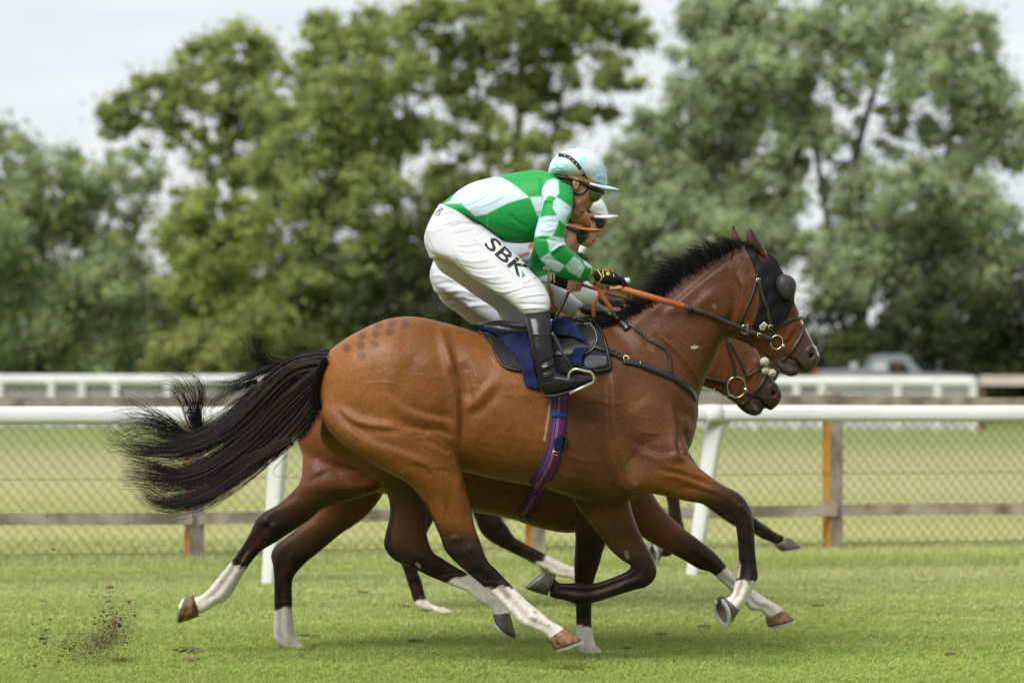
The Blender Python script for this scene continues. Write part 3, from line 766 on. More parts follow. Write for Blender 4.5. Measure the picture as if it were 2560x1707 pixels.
# ------------------------------------------------------------------ horses
M_COAT = mat('bay coat', attr=True, rough=.40, spec=.20, noise=(55, .14), bump=(80, .18, (1, 1, 1)))
M_HAIR = mat('black horse hair', (.0045, .0040, .0045), rough=.40, spec=.26)
M_HOOFD = mat('dark hoof horn', (.05, .042, .038), rough=.5, noise=(40, .12), col2=(.10, .08, .065))
M_HOOFB = mat('brown hoof horn', (.30, .15, .06), rough=.55, noise=(35, .12), col2=(.07, .045, .025))
M_HOOFP = mat('pale hoof horn', (.50, .44, .34), rough=.6, noise=(30, .2))
M_SHOE = mat('alloy horseshoe', (.48, .50, .50), rough=.4, metal=.6); M_SOLE = mat('muddy sole', (.075, .055, .03), rough=.95, noise=(60, .3))
M_LEATH = mat('black leather', (.014, .013, .013), rough=.32, spec=.6, noise=(40, .2), bump=(90, .15))
M_BRLEATH = mat('dark brown leather', (.030, .020, .016), rough=.45, spec=.5, noise=(60, .2))
M_ORANGE = mat('orange rubber rein grip', (.40, .095, .018), rough=.6, noise=(80, .12), bump=(200, .25))
M_STEEL = mat('polished steel', (.62, .60, .55), rough=.22, metal=1.0)
M_BRASS = mat('brass buckle', (.70, .60, .38), rough=.3, metal=1.0)
M_NAVY = mat('navy cotton', (.009, .016, .062), rough=.85, noise=(30, .2), bump=(14, .8, (1, 1, .5), 30), spec=.2, ridge=True)
M_PAD = mat('black quilted pad', (.008, .008, .009), rough=.6, spec=.25, bump=(60, .3))
M_HOOD = mat('black stretch hood', (.006, .006, .008), rough=.6, bump=(26, .7, (1, 1, .35), -30), spec=.2)
M_FLEECE = mat('cream sheepskin', (.62, .56, .44), rough=.95, bump=(150, 1.0), sheen=.4)
M_WHITEP = mat('white sweat lather', (.72, .68, .62), rough=.8)

def hoof(parent, cor, gr, D, c, wc, wg, m, tilt=0.0, T=None):
    """coronet (back, front) and ground line (heel, toe) in frame pixels"""
    q = list(cor) + list(gr)
    if T: q = [T(*p) for p in q]
    A, B, Hh, To = [W(p[0], p[1], D + c) for p in q]
    u = To - Hh; Lg = np.linalg.norm(u); u = u / Lg
    up = (A + B) / 2 - (Hh + To) / 2; nrm = -(up - u * np.dot(up, u)); nrm /= np.linalg.norm(nrm)
    v0 = np.array([0, 1., 0]); v = v0 * math.cos(tilt) + np.cross(u, v0) * math.sin(tilt); nrm2 = nrm if abs(tilt) < 1e-6 else np.cross(v, u) * np.sign(np.dot(np.cross(v0, u), nrm))
    n = 28; t = np.linspace(0, 2 * math.pi, n, endpoint=False); V = []
    sh = lambda a: (1.0 if math.cos(a) > -.2 else 1 - .22 * (-.2 - math.cos(a)))
    for s in np.linspace(0, 1, 5):
        ctr = ((A + B) / 2) * (1 - s) + ((Hh + To) / 2) * s; hu = ((B - A) / 2) * (1 - s) + ((To - Hh) / 2) * s; w = wc * (1 - s) + wg * s
        wv = v0 * (1 - s) + v * s; wv /= np.linalg.norm(wv)
        bul = 1 + .03 * math.sin(s * 3.1)
        for a in t: V.append(ctr + hu * math.cos(a) * bul + wv * w * math.sin(a) * sh(a) * bul)
    g = Geo(); ctr = (Hh + To) / 2; hu = (To - Hh) / 2
    for a in t: V.append(ctr + hu * .80 * math.cos(a) + v * wg * .78 * math.sin(a) * sh(a))
    for a in t: V.append(ctr - nrm2 * .012 + hu * .7 * math.cos(a) + v * wg * .68 * math.sin(a) * sh(a))
    V.append((A + B) / 2); V.append(ctr - nrm2 * .012)
    f = ringfaces(7, n)
    for j in range(n):
        k = (j + 1) % n; f.append((7 * n, k, j)); f.append((7 * n + 1, 6 * n + j, 6 * n + k))
    g.add(V, f); h = mk('hoof', g.V(), g.f, [m, M_SOLE], parent)
    for p in h.data.polygons:
        if min(p.vertices) >= 5 * n: p.material_index = 1
    g = Geo(); V = []; ts = np.linspace(-2.55, 2.55, 30)
    for a in ts:
        for r, z in ((1.035, .0), (1.035, .011), (.74, .011), (.74, .0)):
            V.append(ctr + nrm2 * z + hu * r * math.cos(a) + v * wg * r * math.sin(a) * sh(a))
    g.add(V, ringfaces(30, 4) + [(3, 2, 1, 0), (116, 117, 118, 119)]); mk('horseshoe', g.V(), g.f, M_SHOE, h, smooth=False)
    return h

def ident(x, y): return (x, y)
TORSO = [(800, 905, 795, 1005, .10, 0, 'r'), (832, 870, 820, 1065, .185, 0, 'r'), (885, 834, 885, 1112, .245, 0, 'r'), (960, 800, 965, 1140, .275, 0, 'r'), (1030, 791, 1055, 1160, .282, 0, 'b'),
         (1110, 806, 1142, 1176, .272, 0, 'b'), (1180, 826, 1222, 1194, .28, 0, 'b'), (1260, 842, 1292, 1208, .295, 0, 'b'), (1340, 842, 1362, 1221, .295, 0, 'b'), (1420, 826, 1440, 1246, .28, 0, 'c'),
         (1490, 812, 1525, 1258, .255, 0, 'c'), (1550, 825, 1608, 1238, .235, 0, 'c'), (1600, 860, 1675, 1192, .215, 0, 'c'), (1650, 905, 1722, 1125, .165, 0, 'c'), (1690, 950, 1742, 1065, .095, 0, 'c')]
NECK = [(1430, 822, 1630, 1165, .17, 0, 'c'), (1515, 800, 1735, 1070, .168, 0, 'c'), (1590, 757, 1747, 995, .142, 0, 'c'), (1660, 712, 1766, 942, .118, 0, 'c'), (1730, 664, 1788, 897, .1, 0, 'n'), (1795, 634, 1808, 853, .088, 0, 'n'), (1850, 613, 1842, 838, .076, 0, 'n')]
HEAD = [(1838, 614, 1806, 790, .07, 0, 'n'), (1885, 612, 1818, 836, .088, 0, 'n'), (1925, 636, 1848, 852, .092, 0, 'h'), (1952, 670, 1884, 869, .088, 0, 'h'), (1973, 717, 1912, 890, .074, 0, 'h'), (1991, 766, 1934, 907, .06, 0, 'h'),
        (2009, 808, 1950, 914, .052, 0, 'h'), (2030, 852, 1972, 918, .05, 0, 'm'), (2045, 880, 1996, 920, .047, 0, 'm'), (2050, 893, 2018, 932, .036, 0, 'm')]
LIP = [(1940, 890, 1935, 912, .04, 0, 'm'), (1962, 900, 1952, 930, .042, 0, 'm'), (1984, 904, 1974, 941, .04, 0, 'm'), (1999, 912, 1992, 938, .03, 0, 'm')]
EARN = [(1866, 606, 1920, 650, .020, -.055, 'n'), (1866, 594, 1914, 632, .026, -.06, 'n'), (1867, 583, 1901, 605, .02, -.062, 'e'), (1873, 568, 1879, 574, .006, -.06, 'k')]
EARF = [(1826, 606, 1862, 614, .02, .05, 'n'), (1828, 592, 1856, 598, .024, .055, 'n'), (1829, 574, 1842, 578, .014, .055, 'e'), (1831, 560, 1834, 561, .005, .055, 'k')]

PALB = {'b': (.180, .066, .0155), 'r': (.228, .086, .022), 'c': (.100, .038, .0155), 'n': (.090, .034, .014), 'h': (.118, .040, .013), 'm': (.065, .045, .036), 'e': (.05, .025, .015),
        'k': (.011, .008, .007), 'd': (.080, .035, .015), 'w': (.70, .655, .61), 'i': (.045, .023, .013)}

LEGS1 = dict(
 nh=[(830, 940, 1090, 935, .09, -.08, 'r'), (803, 1036, 1146, 1070, .112, -.158, 'b'), (855, 1110, 1147, 1130, .115, -.172, 'b'), (945, 1168, 1156, 1180, .10, -.17, 'b'), (1012, 1204, 1166, 1226, .085, -.168, 'b'), (1051, 1243, 1176, 1259, .07, -.165, 'b'),
     (1076, 1288, 1185, 1307, .056, -.16, 'b'), (1099, 1338, 1201, 1354, .048, -.157, 'i'), (1113, 1376, 1219, 1400, .046, -.155, 'k'), (1146, 1412, 1243, 1425, .039, -.152, 'k'), (1192, 1451, 1268, 1452, .030, -.15, 'k'), (1236, 1490, 1302, 1486, .027, -.15, 'w'),
     (1276, 1533, 1329, 1511, .030, -.15, 'w'), (1300, 1560, 1352, 1529, .036, -.15, 'w'), (1332, 1573, 1379, 1552, .031, -.15, 'w'), (1362, 1586, 1400, 1563, .030, -.15, 'w'), (1376, 1600, 1416, 1574, .036, -.15, 'w')],
 fh=[(815, 990, 1080, 970, .06, .08, 'r'), (800, 1095, 1120, 1090, .1, .14, 'b'), (860, 1155, 1110, 1160, .09, .145, 'b'), (950, 1207, 1075, 1225, .075, .145, 'd'), (972, 1250, 1062, 1255, .062, .14, 'd'), (974, 1290, 1066, 1292, .054, .137, 'd'),
     (963, 1335, 1068, 1338, .048, .135, 'd'), (961, 1368, 1082, 1378, .046, .135, 'i'), (985, 1399, 1104, 1394, .043, .135, 'k'), (1030, 1419, 1132, 1412, .036, .135, 'k'), (1085, 1445, 1160, 1428, .029, .135, 'k'), (1135, 1465, 1187, 1445, .027, .135, 'w'),
     (1170, 1480, 1216, 1468, .029, .135, 'w'), (1200, 1504, 1242, 1487, .036, .135, 'w'), (1222, 1517, 1258, 1505, .031, .135, 'w'), (1234, 1532, 1270, 1522, .032, .135, 'w'), (1240, 1545, 1278, 1532, .034, .135, 'w')],
 nf=[(1520, 1150, 1650, 1010, .07, -.14, 'c'), (1560, 1225, 1716, 1105, .09, -.165, 'c'), (1600, 1230, 1722, 1142, .088, -.165, 'b'), (1648, 1237, 1748, 1168, .074, -.16, 'b'), (1700, 1249, 1776, 1190, .06, -.155, 'b'), (1750, 1258, 1808, 1212, .05, -.15, 'd'),
     (1792, 1266, 1836, 1226, .044, -.148, 'i'), (1816, 1279, 1858, 1243, .045, -.147, 'k'), (1834, 1298, 1878, 1276, .046, -.147, 'k'), (1842, 1332, 1885, 1320, .038, -.147, 'k'), (1846, 1378, 1888, 1374, .029, -.147, 'k'), (1845, 1412, 1892, 1414, .029, -.147, 'k'),
     (1840, 1440, 1895, 1440, .036, -.147, 'k'), (1836, 1462, 1886, 1464, .034, -.147, 'w'), (1830, 1484, 1871, 1494, .031, -.147, 'w'), (1817, 1495, 1854, 1520, .034, -.147, 'w'), (1808, 1500, 1846, 1530, .036, -.147, 'w')],
 ff=[(1420, 1200, 1560, 1140, .08, .13, 'd'), (1440, 1262, 1572, 1232, .078, .14, 'd'), (1472, 1302, 1580, 1275, .066, .14, 'b'), (1500, 1340, 1596, 1322, .056, .138, 'd'), (1526, 1374, 1617, 1365, .049, .136, 'd'), (1553, 1398, 1636, 1402, .046, .135, 'i'),
     (1576, 1413, 1641, 1436, .044, .135, 'k'), (1570, 1425, 1620, 1464, .04, .135, 'k'), (1549, 1436, 1580, 1476, .032, .135, 'k'), (1512, 1450, 1530, 1492, .028, .135, 'k'), (1478, 1458, 1488, 1505, .030, .135, 'k'), (1444, 1456, 1450, 1513, .036, .135, 'k'),
     (1416, 1457, 1416, 1501, .031, .135, 'k'), (1398, 1456, 1390, 1496, .031, .135, 'k'), (1388, 1446, 1374, 1490, .034, .135, 'k')])

def leg_strokes(l):
    """tendon groove and ridges down a leg, from its own stations"""
    c = [s for s in l if len(s) > 6 and s[6] in 'kwi']
    if len(c) < 5: return []
    m = lambda s, t: (s[0] * (1 - t) + s[2] * t, s[1] * (1 - t) + s[3] * t)
    wd = np.mean([math.hypot(s[0] - s[2], s[1] - s[3]) for s in c])
    a, b = c[:5], c[3:]
    return [([m(s, .40) for s in b], wd * .22, -.0062), ([m(s, .62) for s in b], wd * .26, .0040), ([m(s, .20) for s in b], wd * .18, .0035), ([m(s, .35) for s in a], wd * .26, -.0045), ([m(s, .6) for s in a], wd * .3, .0035)]
def wob(v, k=1.0):
    return np.sin(v[:, 0] * 61 * k + v[:, 2] * 43 * k) * .5 + np.sin(v[:, 0] * 137 * k - v[:, 2] * 149 * k + v[:, 1] * 70 * k) * .35 + np.sin(v[:, 2] * 263 * k + v[:, 1] * 210 * k) * .25
def crisp(v, c, pal):
    """sharp, slightly ragged borders of the white socks"""
    k, w = np.array(pal['k'][:3]), np.array(pal['w'][:3]); L = (c.mean(1) - k.mean()) / (w.mean() - k.mean()); sat = (c[:, 0] - c[:, 2]) / (c.max(1) + 1e-6)
    t = np.clip((L + .13 * wob(v) - .36) / .22, 0, 1); t = (t * t * (3 - 2 * t))[:, None]; mk_ = ((L > .08) & (L < .97) & (sat < .45) & (v[:, 2] < .75))[:, None]
    return np.where(mk_, k * (1 - t) + w * t, c)
def horse(D, label, T, TH, legs, pal, voxel, strokes=None, paints=None, TL=ident, far_paints=None, relax=None):
    g = Geo()
    loft(g, TORSO, D, pal, n=40, sub=6, egg=.13, e=2.35, T=T)
    loft(g, NECK, D, pal, n=32, sub=6, egg=.22, e=2.1, T=TH if TH is not None else T)
    loft(g, HEAD, D, pal, n=30, sub=6, egg=.05, e=2.5, T=TH); loft(g, LIP, D, pal, n=20, T=TH)
    for e in (EARN, EARF): loft(g, e, D, pal, n=16, T=TH)
    for k, l in legs.items(): loft(g, l, D, pal, n=26, sub=6, e=2.25, T=TL)
    v, f, cols, lap = remesh(g, voxel, taubin=5, pre=2)
    f = np.asarray(f); cols = crisp(v, cols, pal)
    # coat: mottled, darker shading of hair along the topline and in the points
    cols = cols * (1 + .10 * wob(v, .12) + .05 * wob(v, .5))[:, None]
    dk = (cols.mean(1) < .03)[:, None] * np.clip(.35 + .75 * wob(v, .33), 0, 1)[:, None]; cols = cols * (1 - dk) + np.array([[.034, .017, .010]]) * dk
    wt = (cols[:, 2] > .3)[:, None] * np.clip(.7 * wob(v, .5) - .35, 0, .3)[:, None]; cols = cols * (1 - wt) + np.array([[.36, .31, .22]]) * wt
    if relax:
        for pts, r in relax:
            px, py = PXY(v); w = (fall(dist_poly(px, py, CR([T(*q) for q in pts] if T else pts, 4)), r) * (v[:, 1] < D))[:, None]
            for _ in range(45): v = v + w * (lap(v, .6) - v)
    if strokes: v = sculpt(v, f, strokes, ymax=D + .04); v = lap(lap(v, .5), -.53)
    for l in legs.values():
        c0 = np.mean([s[5] for s in l]); v = sculpt(v, f, leg_strokes(l), ymax=D + c0 + .02, ymin=D + c0 - .12, T=None if TL is ident else TL)
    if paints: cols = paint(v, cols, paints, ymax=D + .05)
    if far_paints: cols = paint(v, cols, far_paints, ymax=D + .3, ymin=D + .05)
    cx = W(1290, 0, D)[0] if T is None else W(T(1290, 900)[0], 0, D)[0]
    o = mk('racehorse', v, f, M_COAT, None, loc=(cx, D, 0), cols=np.clip(cols, 0, 1))
    tag(o, label, 'horse', 'racehorses galloping side by side')
    return o, v, f

# --- front horse: muscles, folds and veins cut into the skin
S1 = [
 # thigh, flank and croup: muscle borders step apart (edge), the rest are ridges and folds
 ([(1112, 845), (1136, 915), (1150, 985), (1153, 1050), (1148, 1125)], 46, .013, 6), ([(1128, 920), (1148, 985), (1152, 1040), (1149, 1100)], 14, -.012),
 ([(1098, 812), (1114, 858), (1124, 905), (1132, 940)], 24, .010), ([(1050, 880), (1082, 930), (1098, 1000), (1080, 1040)], 46, .010),
 ([(965, 975), (1006, 1014), (1055, 1036), (1105, 1046), (1142, 1056)], 36, .0075, 6), ([(1035, 880), (1005, 925), (972, 985)], 60, .0045, 12),
 ([(845, 1020), (875, 1052), (915, 1066), (960, 1071), (1010, 1076)], 30, -.0085, 5), ([(862, 1050), (900, 1086), (950, 1110), (1000, 1126), (1070, 1156)], 40, .009, 7),
 ([(1000, 1068), (1050, 1078), (1100, 1082), (1136, 1100)], 26, .0065, 4), ([(1060, 1098), (1080, 1112), (1130, 1140)], 20, .0055, 4), ([(1035, 1084), (1052, 1086), (1072, 1085)], 10, -.005),
 ([(1030, 1150), (1070, 1172), (1092, 1212), (1112, 1270)], 26, -.0065, 5), ([(1150, 1180), (1146, 1230), (1160, 1290)], 16, .004),
 ([(840, 1050), (880, 1100), (950, 1142), (1010, 1180), (1050, 1220)], 30, .007), ([(850, 905), (930, 870), (1010, 880)], 80, .008),
 ([(1060, 1190), (1100, 1178), (1140, 1190)], 12, -.003), ([(1085, 1200), (1110, 1250), (1105, 1300)], 7, .0025),
 ([(1152, 1024), (1185, 1012), (1215, 982), (1240, 950)], 24, .010), ([(1162, 1042), (1215, 1012), (1255, 960)], 28, -.006), ([(1225, 930), (1290, 950), (1330, 1010)], 60, .006), ([(1160, 900), (1168, 950), (1166, 1000)], 26, -.010),
 ([(1190, 1070), (1260, 1110), (1340, 1120)], 70, -.004), ([(1240, 1000), (1270, 1060), (1265, 1120)], 26, .0025), ([(1290, 1000), (1318, 1060), (1312, 1120)], 26, .0025),
 ([(1265, 1075), (1278, 1066), (1270, 1058)], 6, .002), ([(1200, 1180), (1260, 1195), (1320, 1203)], 12, -.004),
 # shoulder and chest
 ([(1520, 900), (1524, 980), (1528, 1070), (1552, 1165), (1592, 1222)], 62, -.0135, 7), ([(1596, 1000), (1625, 1050), (1640, 1100)], 60, .010),
 ([(1575, 820), (1640, 880), (1690, 955), (1725, 1020)], 50, .009, 8), ([(1680, 1010), (1692, 1080), (1698, 1128), (1716, 1150)], 26, .013, 4), ([(1692, 1080), (1697, 1118), (1706, 1134)], 12, -.013), ([(1712, 1040), (1722, 1085)], 18, .007),
 ([(1570, 1100), (1620, 1130), (1660, 1138), (1700, 1130)], 32, .0075, 5), ([(1585, 1072), (1620, 1082), (1652, 1086)], 7, .0025), ([(1470, 990), (1510, 1002), (1560, 1008)], 7, .002), ([(1550, 1180), (1575, 1205), (1600, 1222)], 14, .006),
 ([(1445, 1000), (1462, 1080), (1490, 1160), (1520, 1215)], 40, -.007), ([(1400, 1180), (1460, 1215), (1530, 1235)], 30, .005), ([(1480, 1060), (1500, 1130)], 30, .004),
 ([(1640, 1178), (1700, 1190), (1750, 1207), (1800, 1230)], 20, .007, 4), ([(1650, 1160), (1715, 1178), (1770, 1200)], 12, .004), ([(1640, 1216), (1700, 1233), (1770, 1252)], 14, .004), ([(1700, 1215), (1760, 1228), (1810, 1248)], 9, -.004),
 # neck folds and jugular
 ([(1632, 832), (1680, 880), (1715, 925), (1742, 970)], 11, -.006), ([(1648, 838), (1695, 880), (1730, 925), (1750, 962)], 7, .005), ([(1656, 832), (1705, 875), (1742, 925)], 7, -.0055),
 ([(1615, 842), (1665, 900), (1700, 945), (1738, 995)], 12, .0055), ([(1602, 846), (1650, 905), (1695, 965), (1728, 1005)], 9, -.005), ([(1668, 832), (1715, 872), (1750, 912)], 6, -.004), ([(1690, 832), (1730, 865), (1756, 895)], 6, -.003),
 ([(1650, 790), (1700, 745), (1760, 695), (1835, 638)], 34, .008, 7), ([(1700, 800), (1755, 760), (1800, 715)], 30, .006), ([(1560, 830), (1620, 785), (1690, 735)], 26, .006),
 ([(1838, 680), (1850, 722), (1843, 775), (1822, 835)], 26, -.0095, 4), ([(1862, 690), (1872, 740), (1862, 800)], 24, .007), ([(1745, 740), (1790, 755), (1820, 800)], 30, .006), ([(1850, 640), (1870, 660), (1880, 690)], 9, -.004),
 ([(1888, 676), (1900, 740), (1892, 800), (1862, 845)], 12, .005), ([(1905, 800), (1925, 850), (1930, 890)], 12, -.004), ([(1850, 846), (1890, 868), (1925, 892)], 8, .004),
 # muzzle: mouth slit, nostril
 ([(2010, 926), (2002, 919), (1990, 903), (1972, 893), (1960, 890)], 7, -.014), ([(2031, 882), (2030, 888), (2028, 896)], 8, -.03), ([(2018, 884), (2022, 872), (2034, 868), (2042, 878)], 7, .008), ([(2000, 850), (1985, 880)], 22, .004),
 ([(1952, 868), (1972, 852), (1985, 826)], 9, -.005), ([(1992, 800), (1975, 835), (1962, 862)], 14, .005), ([(1968, 925), (1984, 930)], 12, .004),
 # veins and fine wrinkles
 ([(1440, 1010), (1490, 1000), (1530, 1012), (1570, 1004)], 5, .0022), ([(1490, 1020), (1520, 1040), (1560, 1046)], 5, .002), ([(1400, 1120), (1450, 1150), (1500, 1158)], 6, .0022), ([(1660, 1170), (1690, 1182), (1740, 1198)], 5, .0022), ([(1070, 1190), (1092, 1180), (1120, 1186), (1140, 1178)], 5, .002), ([(1120, 1080), (1128, 1120), (1120, 1150)], 5, .002), ([(905, 960), (960, 955), (1010, 965)], 6, .0015),
 ([(1150, 935), (1162, 975), (1166, 1010)], 5, -.002), ([(1162, 930), (1176, 970), (1180, 1005)], 5, -.002), ([(1176, 925), (1190, 960), (1196, 992)], 5, -.0018), ([(1122, 985), (1132, 1010), (1136, 1040)], 5, -.002), ([(1112, 1000), (1120, 1025), (1122, 1050)], 5, -.0018), ([(1550, 1010), (1590, 1040), (1640, 1046)], 5, .002),
 # joints
 ([(1150, 1330), (1165, 1370), (1195, 1412)], 9, -.006), ([(1125, 1352), (1140, 1345), (1155, 1350)], 12, .007), ([(1175, 1372)], 16, .006), ([(1848, 1258), (1864, 1282), (1868, 1296)], 10, .006), ([(1826, 1280)], 10, -.004), ([(1600, 1425), (1625, 1432)], 14, .006), ([(1578, 1416), (1600, 1400)], 9, -.005),
 ([(1325, 1536), (1340, 1548)], 12, .005), ([(1870, 1450)], 12, .005),
]
BLK, WHT = PALB['k'], PALB['w']
DAP = (.085, .045, .026)
P1 = [([(x, y)], 16.5, DAP, .8) for x, y in ((946, 812), (979, 808), (1013, 810), (905, 839), (940, 834), (974, 829), (867, 870), (902, 863), (937, 860), (904, 890))]
P1 += [([(2001, 790), (2014, 816), (2034, 850), (2049, 884)], 8, (.7, .62, .58), .95), ([(2030, 886), (2029, 893)], 7, (.10, .025, .02), .9),
       ([(2004, 921), (1990, 903), (1975, 894)], 4, (.02, .012, .01), .9), ([(1960, 900), (1980, 930)], 26, (.075, .06, .05), .6), ([(1870, 570), (1885, 600), (1896, 625)], 9, (.03, .017, .012), .8),
       ([(1729, 868), (1737, 870), (1745, 866)], 2.6, WHT, .95), ([(1736, 864), (1738, 870)], 2.4, WHT, .9), ([(1620, 868), (1633, 878)], 4, (.28, .18, .14), .35), ([(1784, 763), (1786, 767)], 7, (.3, .2, .17), .5),
       ([(1226, 893), (1236, 905)], 4, (.40, .28, .2), .3), ([(1373, 1015), (1371, 1040), (1366, 1066), (1361, 1100)], 3.6, (.55, .45, .34), .55),
       ([(1058, 1262), (1082, 1310), (1106, 1372), (1128, 1392)], 17, BLK, .85), ([(1850, 1242), (1872, 1275)], 14, BLK, .6),
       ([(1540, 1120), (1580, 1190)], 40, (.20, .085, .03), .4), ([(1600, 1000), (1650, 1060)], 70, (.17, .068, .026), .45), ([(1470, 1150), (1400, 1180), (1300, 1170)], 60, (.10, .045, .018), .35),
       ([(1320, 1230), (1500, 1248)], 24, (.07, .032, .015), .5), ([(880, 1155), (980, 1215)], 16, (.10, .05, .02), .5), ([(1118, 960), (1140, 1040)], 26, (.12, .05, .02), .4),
       ([(1305, 1525)], 3, (.2, .16, .13), .8), ([(1335, 1528), (1340, 1531)], 6, (.3, .27, .24), .7), ([(1372, 1562)], 5, (.12, .1, .09), .8), ([(1256, 1470), (1270, 1490)], 12, (.28, .25, .23), .6),
       ([(1846, 1412), (1843, 1440)], 8, (.6, .55, .4), .9)]
P1F = [([(1566, 1380), (1568, 1392)], 6.5, (.20, .175, .15), .9), ([(1042, 1408), (1049, 1416)], 5.5, (.24, .21, .18), .9), ([(978, 1262), (970, 1330), (966, 1368), (992, 1400)], 15, BLK, .85), ([(1060, 1270), (1062, 1330), (1080, 1375)], 8, BLK, .6), ([(1555, 1260), (1590, 1320), (1620, 1372)], 9, (.11, .05, .02), .5), ([(1440, 1270), (1500, 1345)], 8, (.16, .10, .05), .5)]
D1, D2, D3 = 12.37, 13.12, 15.5
RLX = [([(808, 940), (830, 990), (900, 1010), (1010, 1000)], 95), ([(1120, 880), (1140, 1000), (1140, 1080)], 45), ([(1540, 1080), (1600, 1050), (1690, 1080)], 80), ([(1520, 860), (1620, 930), (1720, 1010)], 90), ([(1470, 830), (1520, 960)], 70), ([(1570, 1200), (1640, 1170)], 50)]
H1, v1, f1 = horse(D1, 'nearest bay racehorse with flying black tail, black blinker hood and navy saddle cloth', None, None, LEGS1, PALB, .0056, S1, P1, far_paints=P1F, relax=RLX)
hoof(H1, ((1371, 1594), (1412, 1568)), ((1386, 1624), (1455, 1600)), D1, -.15, .046, .058, M_HOOFB)
hoof(H1, ((1232, 1535), (1274, 1530)), ((1237, 1550), (1290, 1592)), D1, .135, .045, .058, M_HOOFD, tilt=.25)
hoof(H1, ((1806, 1487), (1849, 1525)), ((1797, 1492), (1818, 1566)), D1, -.147, .046, .062, M_HOOFD, tilt=-.5)
hoof(H1, ((1391, 1436), (1368, 1488)), ((1368, 1431), (1316, 1472)), D1, .135, .045, .057, M_HOOFD)
B1 = bvh((v1, f1))

# tail and mane of the front horse
g = Geo(); Z = lambda l: [(220 + a / 2.958, 760 + b / 2.958) for a, b in l]
core = [Z([(1800, 425), (1725, 425), (1500, 480), (1300, 650), (1100, 850), (900, 980), (700, 1050), (450, 1060), (230, 1040)]),
        Z([(1800, 500), (1715, 520), (1500, 700), (1300, 900), (1080, 1100), (850, 1250), (600, 1300), (400, 1270), (220, 1255)]),
        Z([(1790, 600), (1700, 660), (1560, 850), (1350, 1060), (1100, 1260), (850, 1420), (620, 1475), (470, 1440), (360, 1345)])]
strands(g, core[0], 620, D1, 20, 44, (-.06, .10), .0015, 1, 14)
strands(g, core[1], 900, D1, 24, 38, (-.06, .10), .0015, 2, 13, lenr=(.7, 1))
strands(g, core[2], 700, D1, 18, 28, (-.08, .06), .0015, 3, 11, lenr=(.75, 1))
strands(g, Z([(1790, 430), (1710, 450), (1560, 620), (1400, 800), (1200, 950), (1000, 1120)]), 420, D1, 24, 62, (-.05, .1), .0024, 4, 6)
strands(g, Z([(1790, 425), (1722, 410), (1500, 428), (1320, 480), (1200, 530), (1050, 590), (830, 575)]), 150, D1, 5, 16, (-.04, .05), .0018, 5, 7, lenr=(.5, 1))
strands(g, Z([(1640, 405), (1450, 440), (1300, 430), (1220, 340), (1130, 175)]), 80, D1, 8, 40, (-.03, .04), .0019, 6, 12, lenr=(.5, 1))
strands(g, Z([(1600, 415), (1400, 440), (1310, 420), (1270, 320), (1265, 195)]), 60, D1, 8, 26, (-.03, .04), .0019, 7, 9, lenr=(.6, 1))
strands(g, Z([(1000, 900), (860, 940), (790, 880), (750, 740), (640, 570), (480, 560), (430, 545)]), 90, D1, 10, 46, (-.03, .06), .0017, 8, 14, lenr=(.55, 1))
strands(g, Z([(960, 960), (840, 930), (810, 820), (830, 690), (800, 580), (710, 510), (560, 515)]), 60, D1, 9, 26, (-.03, .06), .0016, 9, 12, lenr=(.5, 1))
strands(g, Z([(1250, 560), (1050, 640), (930, 720), (870, 800), (880, 860)]), 60, D1, 8, 34, (-.03, .06), .0013, 10, 10)
strands(g, Z([(900, 1000), (650, 960), (450, 880), (250, 920), (90, 990)]), 110, D1, 12, 46, (-.03, .06), .0017, 11, 14, lenr=(.6, 1))
strands(g, Z([(900, 1020), (600, 1090), (300, 1050), (150, 980), (85, 900)]), 60, D1, 12, 34, (-.03, .06), .0017, 12, 12, lenr=(.6, 1))
strands(g, Z([(700, 1020), (400, 1110), (230, 1060), (90, 1075)]), 40, D1, 10, 22, (-.03, .06), .0013, 20, 10, lenr=(.6, 1))
strands(g, Z([(700, 960), (480, 840), (330, 770), (140, 700)]), 24, D1, 12, 40, (-.03, .06), .0015, 13, 14)
strands(g, Z([(720, 960), (560, 830), (420, 730), (330, 680)]), 16, D1, 12, 34, (-.03, .06), .0014, 14, 12)
strands(g, Z([(1760, 400), (1728, 450), (1690, 560), (1670, 680), (1690, 800), (1725, 880)]), 150, D1, 6, 14, (-.15, -.06), .0019, 15, 3)
strands(g, Z([(1690, 700), (1640, 880), (1560, 1000), (1480, 1040)]), 90, D1, 8, 16, (-.10, .0), .0016, 17, 8)
strands(g, Z([(1500, 1000), (1350, 1110), (1200, 1180), (1000, 1270)]), 90, D1, 14, 22, (-.09, -.02), .0015, 18, 6)
strands(g, Z([(800, 1280), (560, 1220), (350, 1150), (210, 1140)]), 60, D1, 10, 18, (-.03, .04), .0013, 19, 7)
strands(g, Z([(1480, 1120), (1380, 1230), (1440, 1270), (1540, 1190)]), 3, D1, 4, 6, (-.03, .0), .0008, 21, 4)
tail = mk('tail', g.V(), g.f, M_HAIR, H1)
g = Geo()
for q_ in range(3): strands(g, core[q_], 40, D1, 22, 40, (-.10, -.05), .0018, 200 + q_, 9, lenr=(.6, 1))
strands(g, Z([(1500, 1000), (1350, 1090), (1200, 1150), (1000, 1250)]), 40, D1, 14, 22, (-.11, -.06), .0016, 210, 7)
mk('tail_highlights', g.V(), g.f, mat('rusty dark hair', (.030, .017, .012), rough=.45, spec=.3), tail)
g = Geo(); DD = lambda l: [(1500 + a / 3.0156, 540 + b / 3.0156) for a, b in l]
crest = DD([(1070, 212), (960, 250), (860, 305), (770, 350), (690, 405), (610, 465), (540, 525), (470, 590), (400, 650), (310, 700), (200, 750), (60, 800), (-60, 820), (-110, 815)])
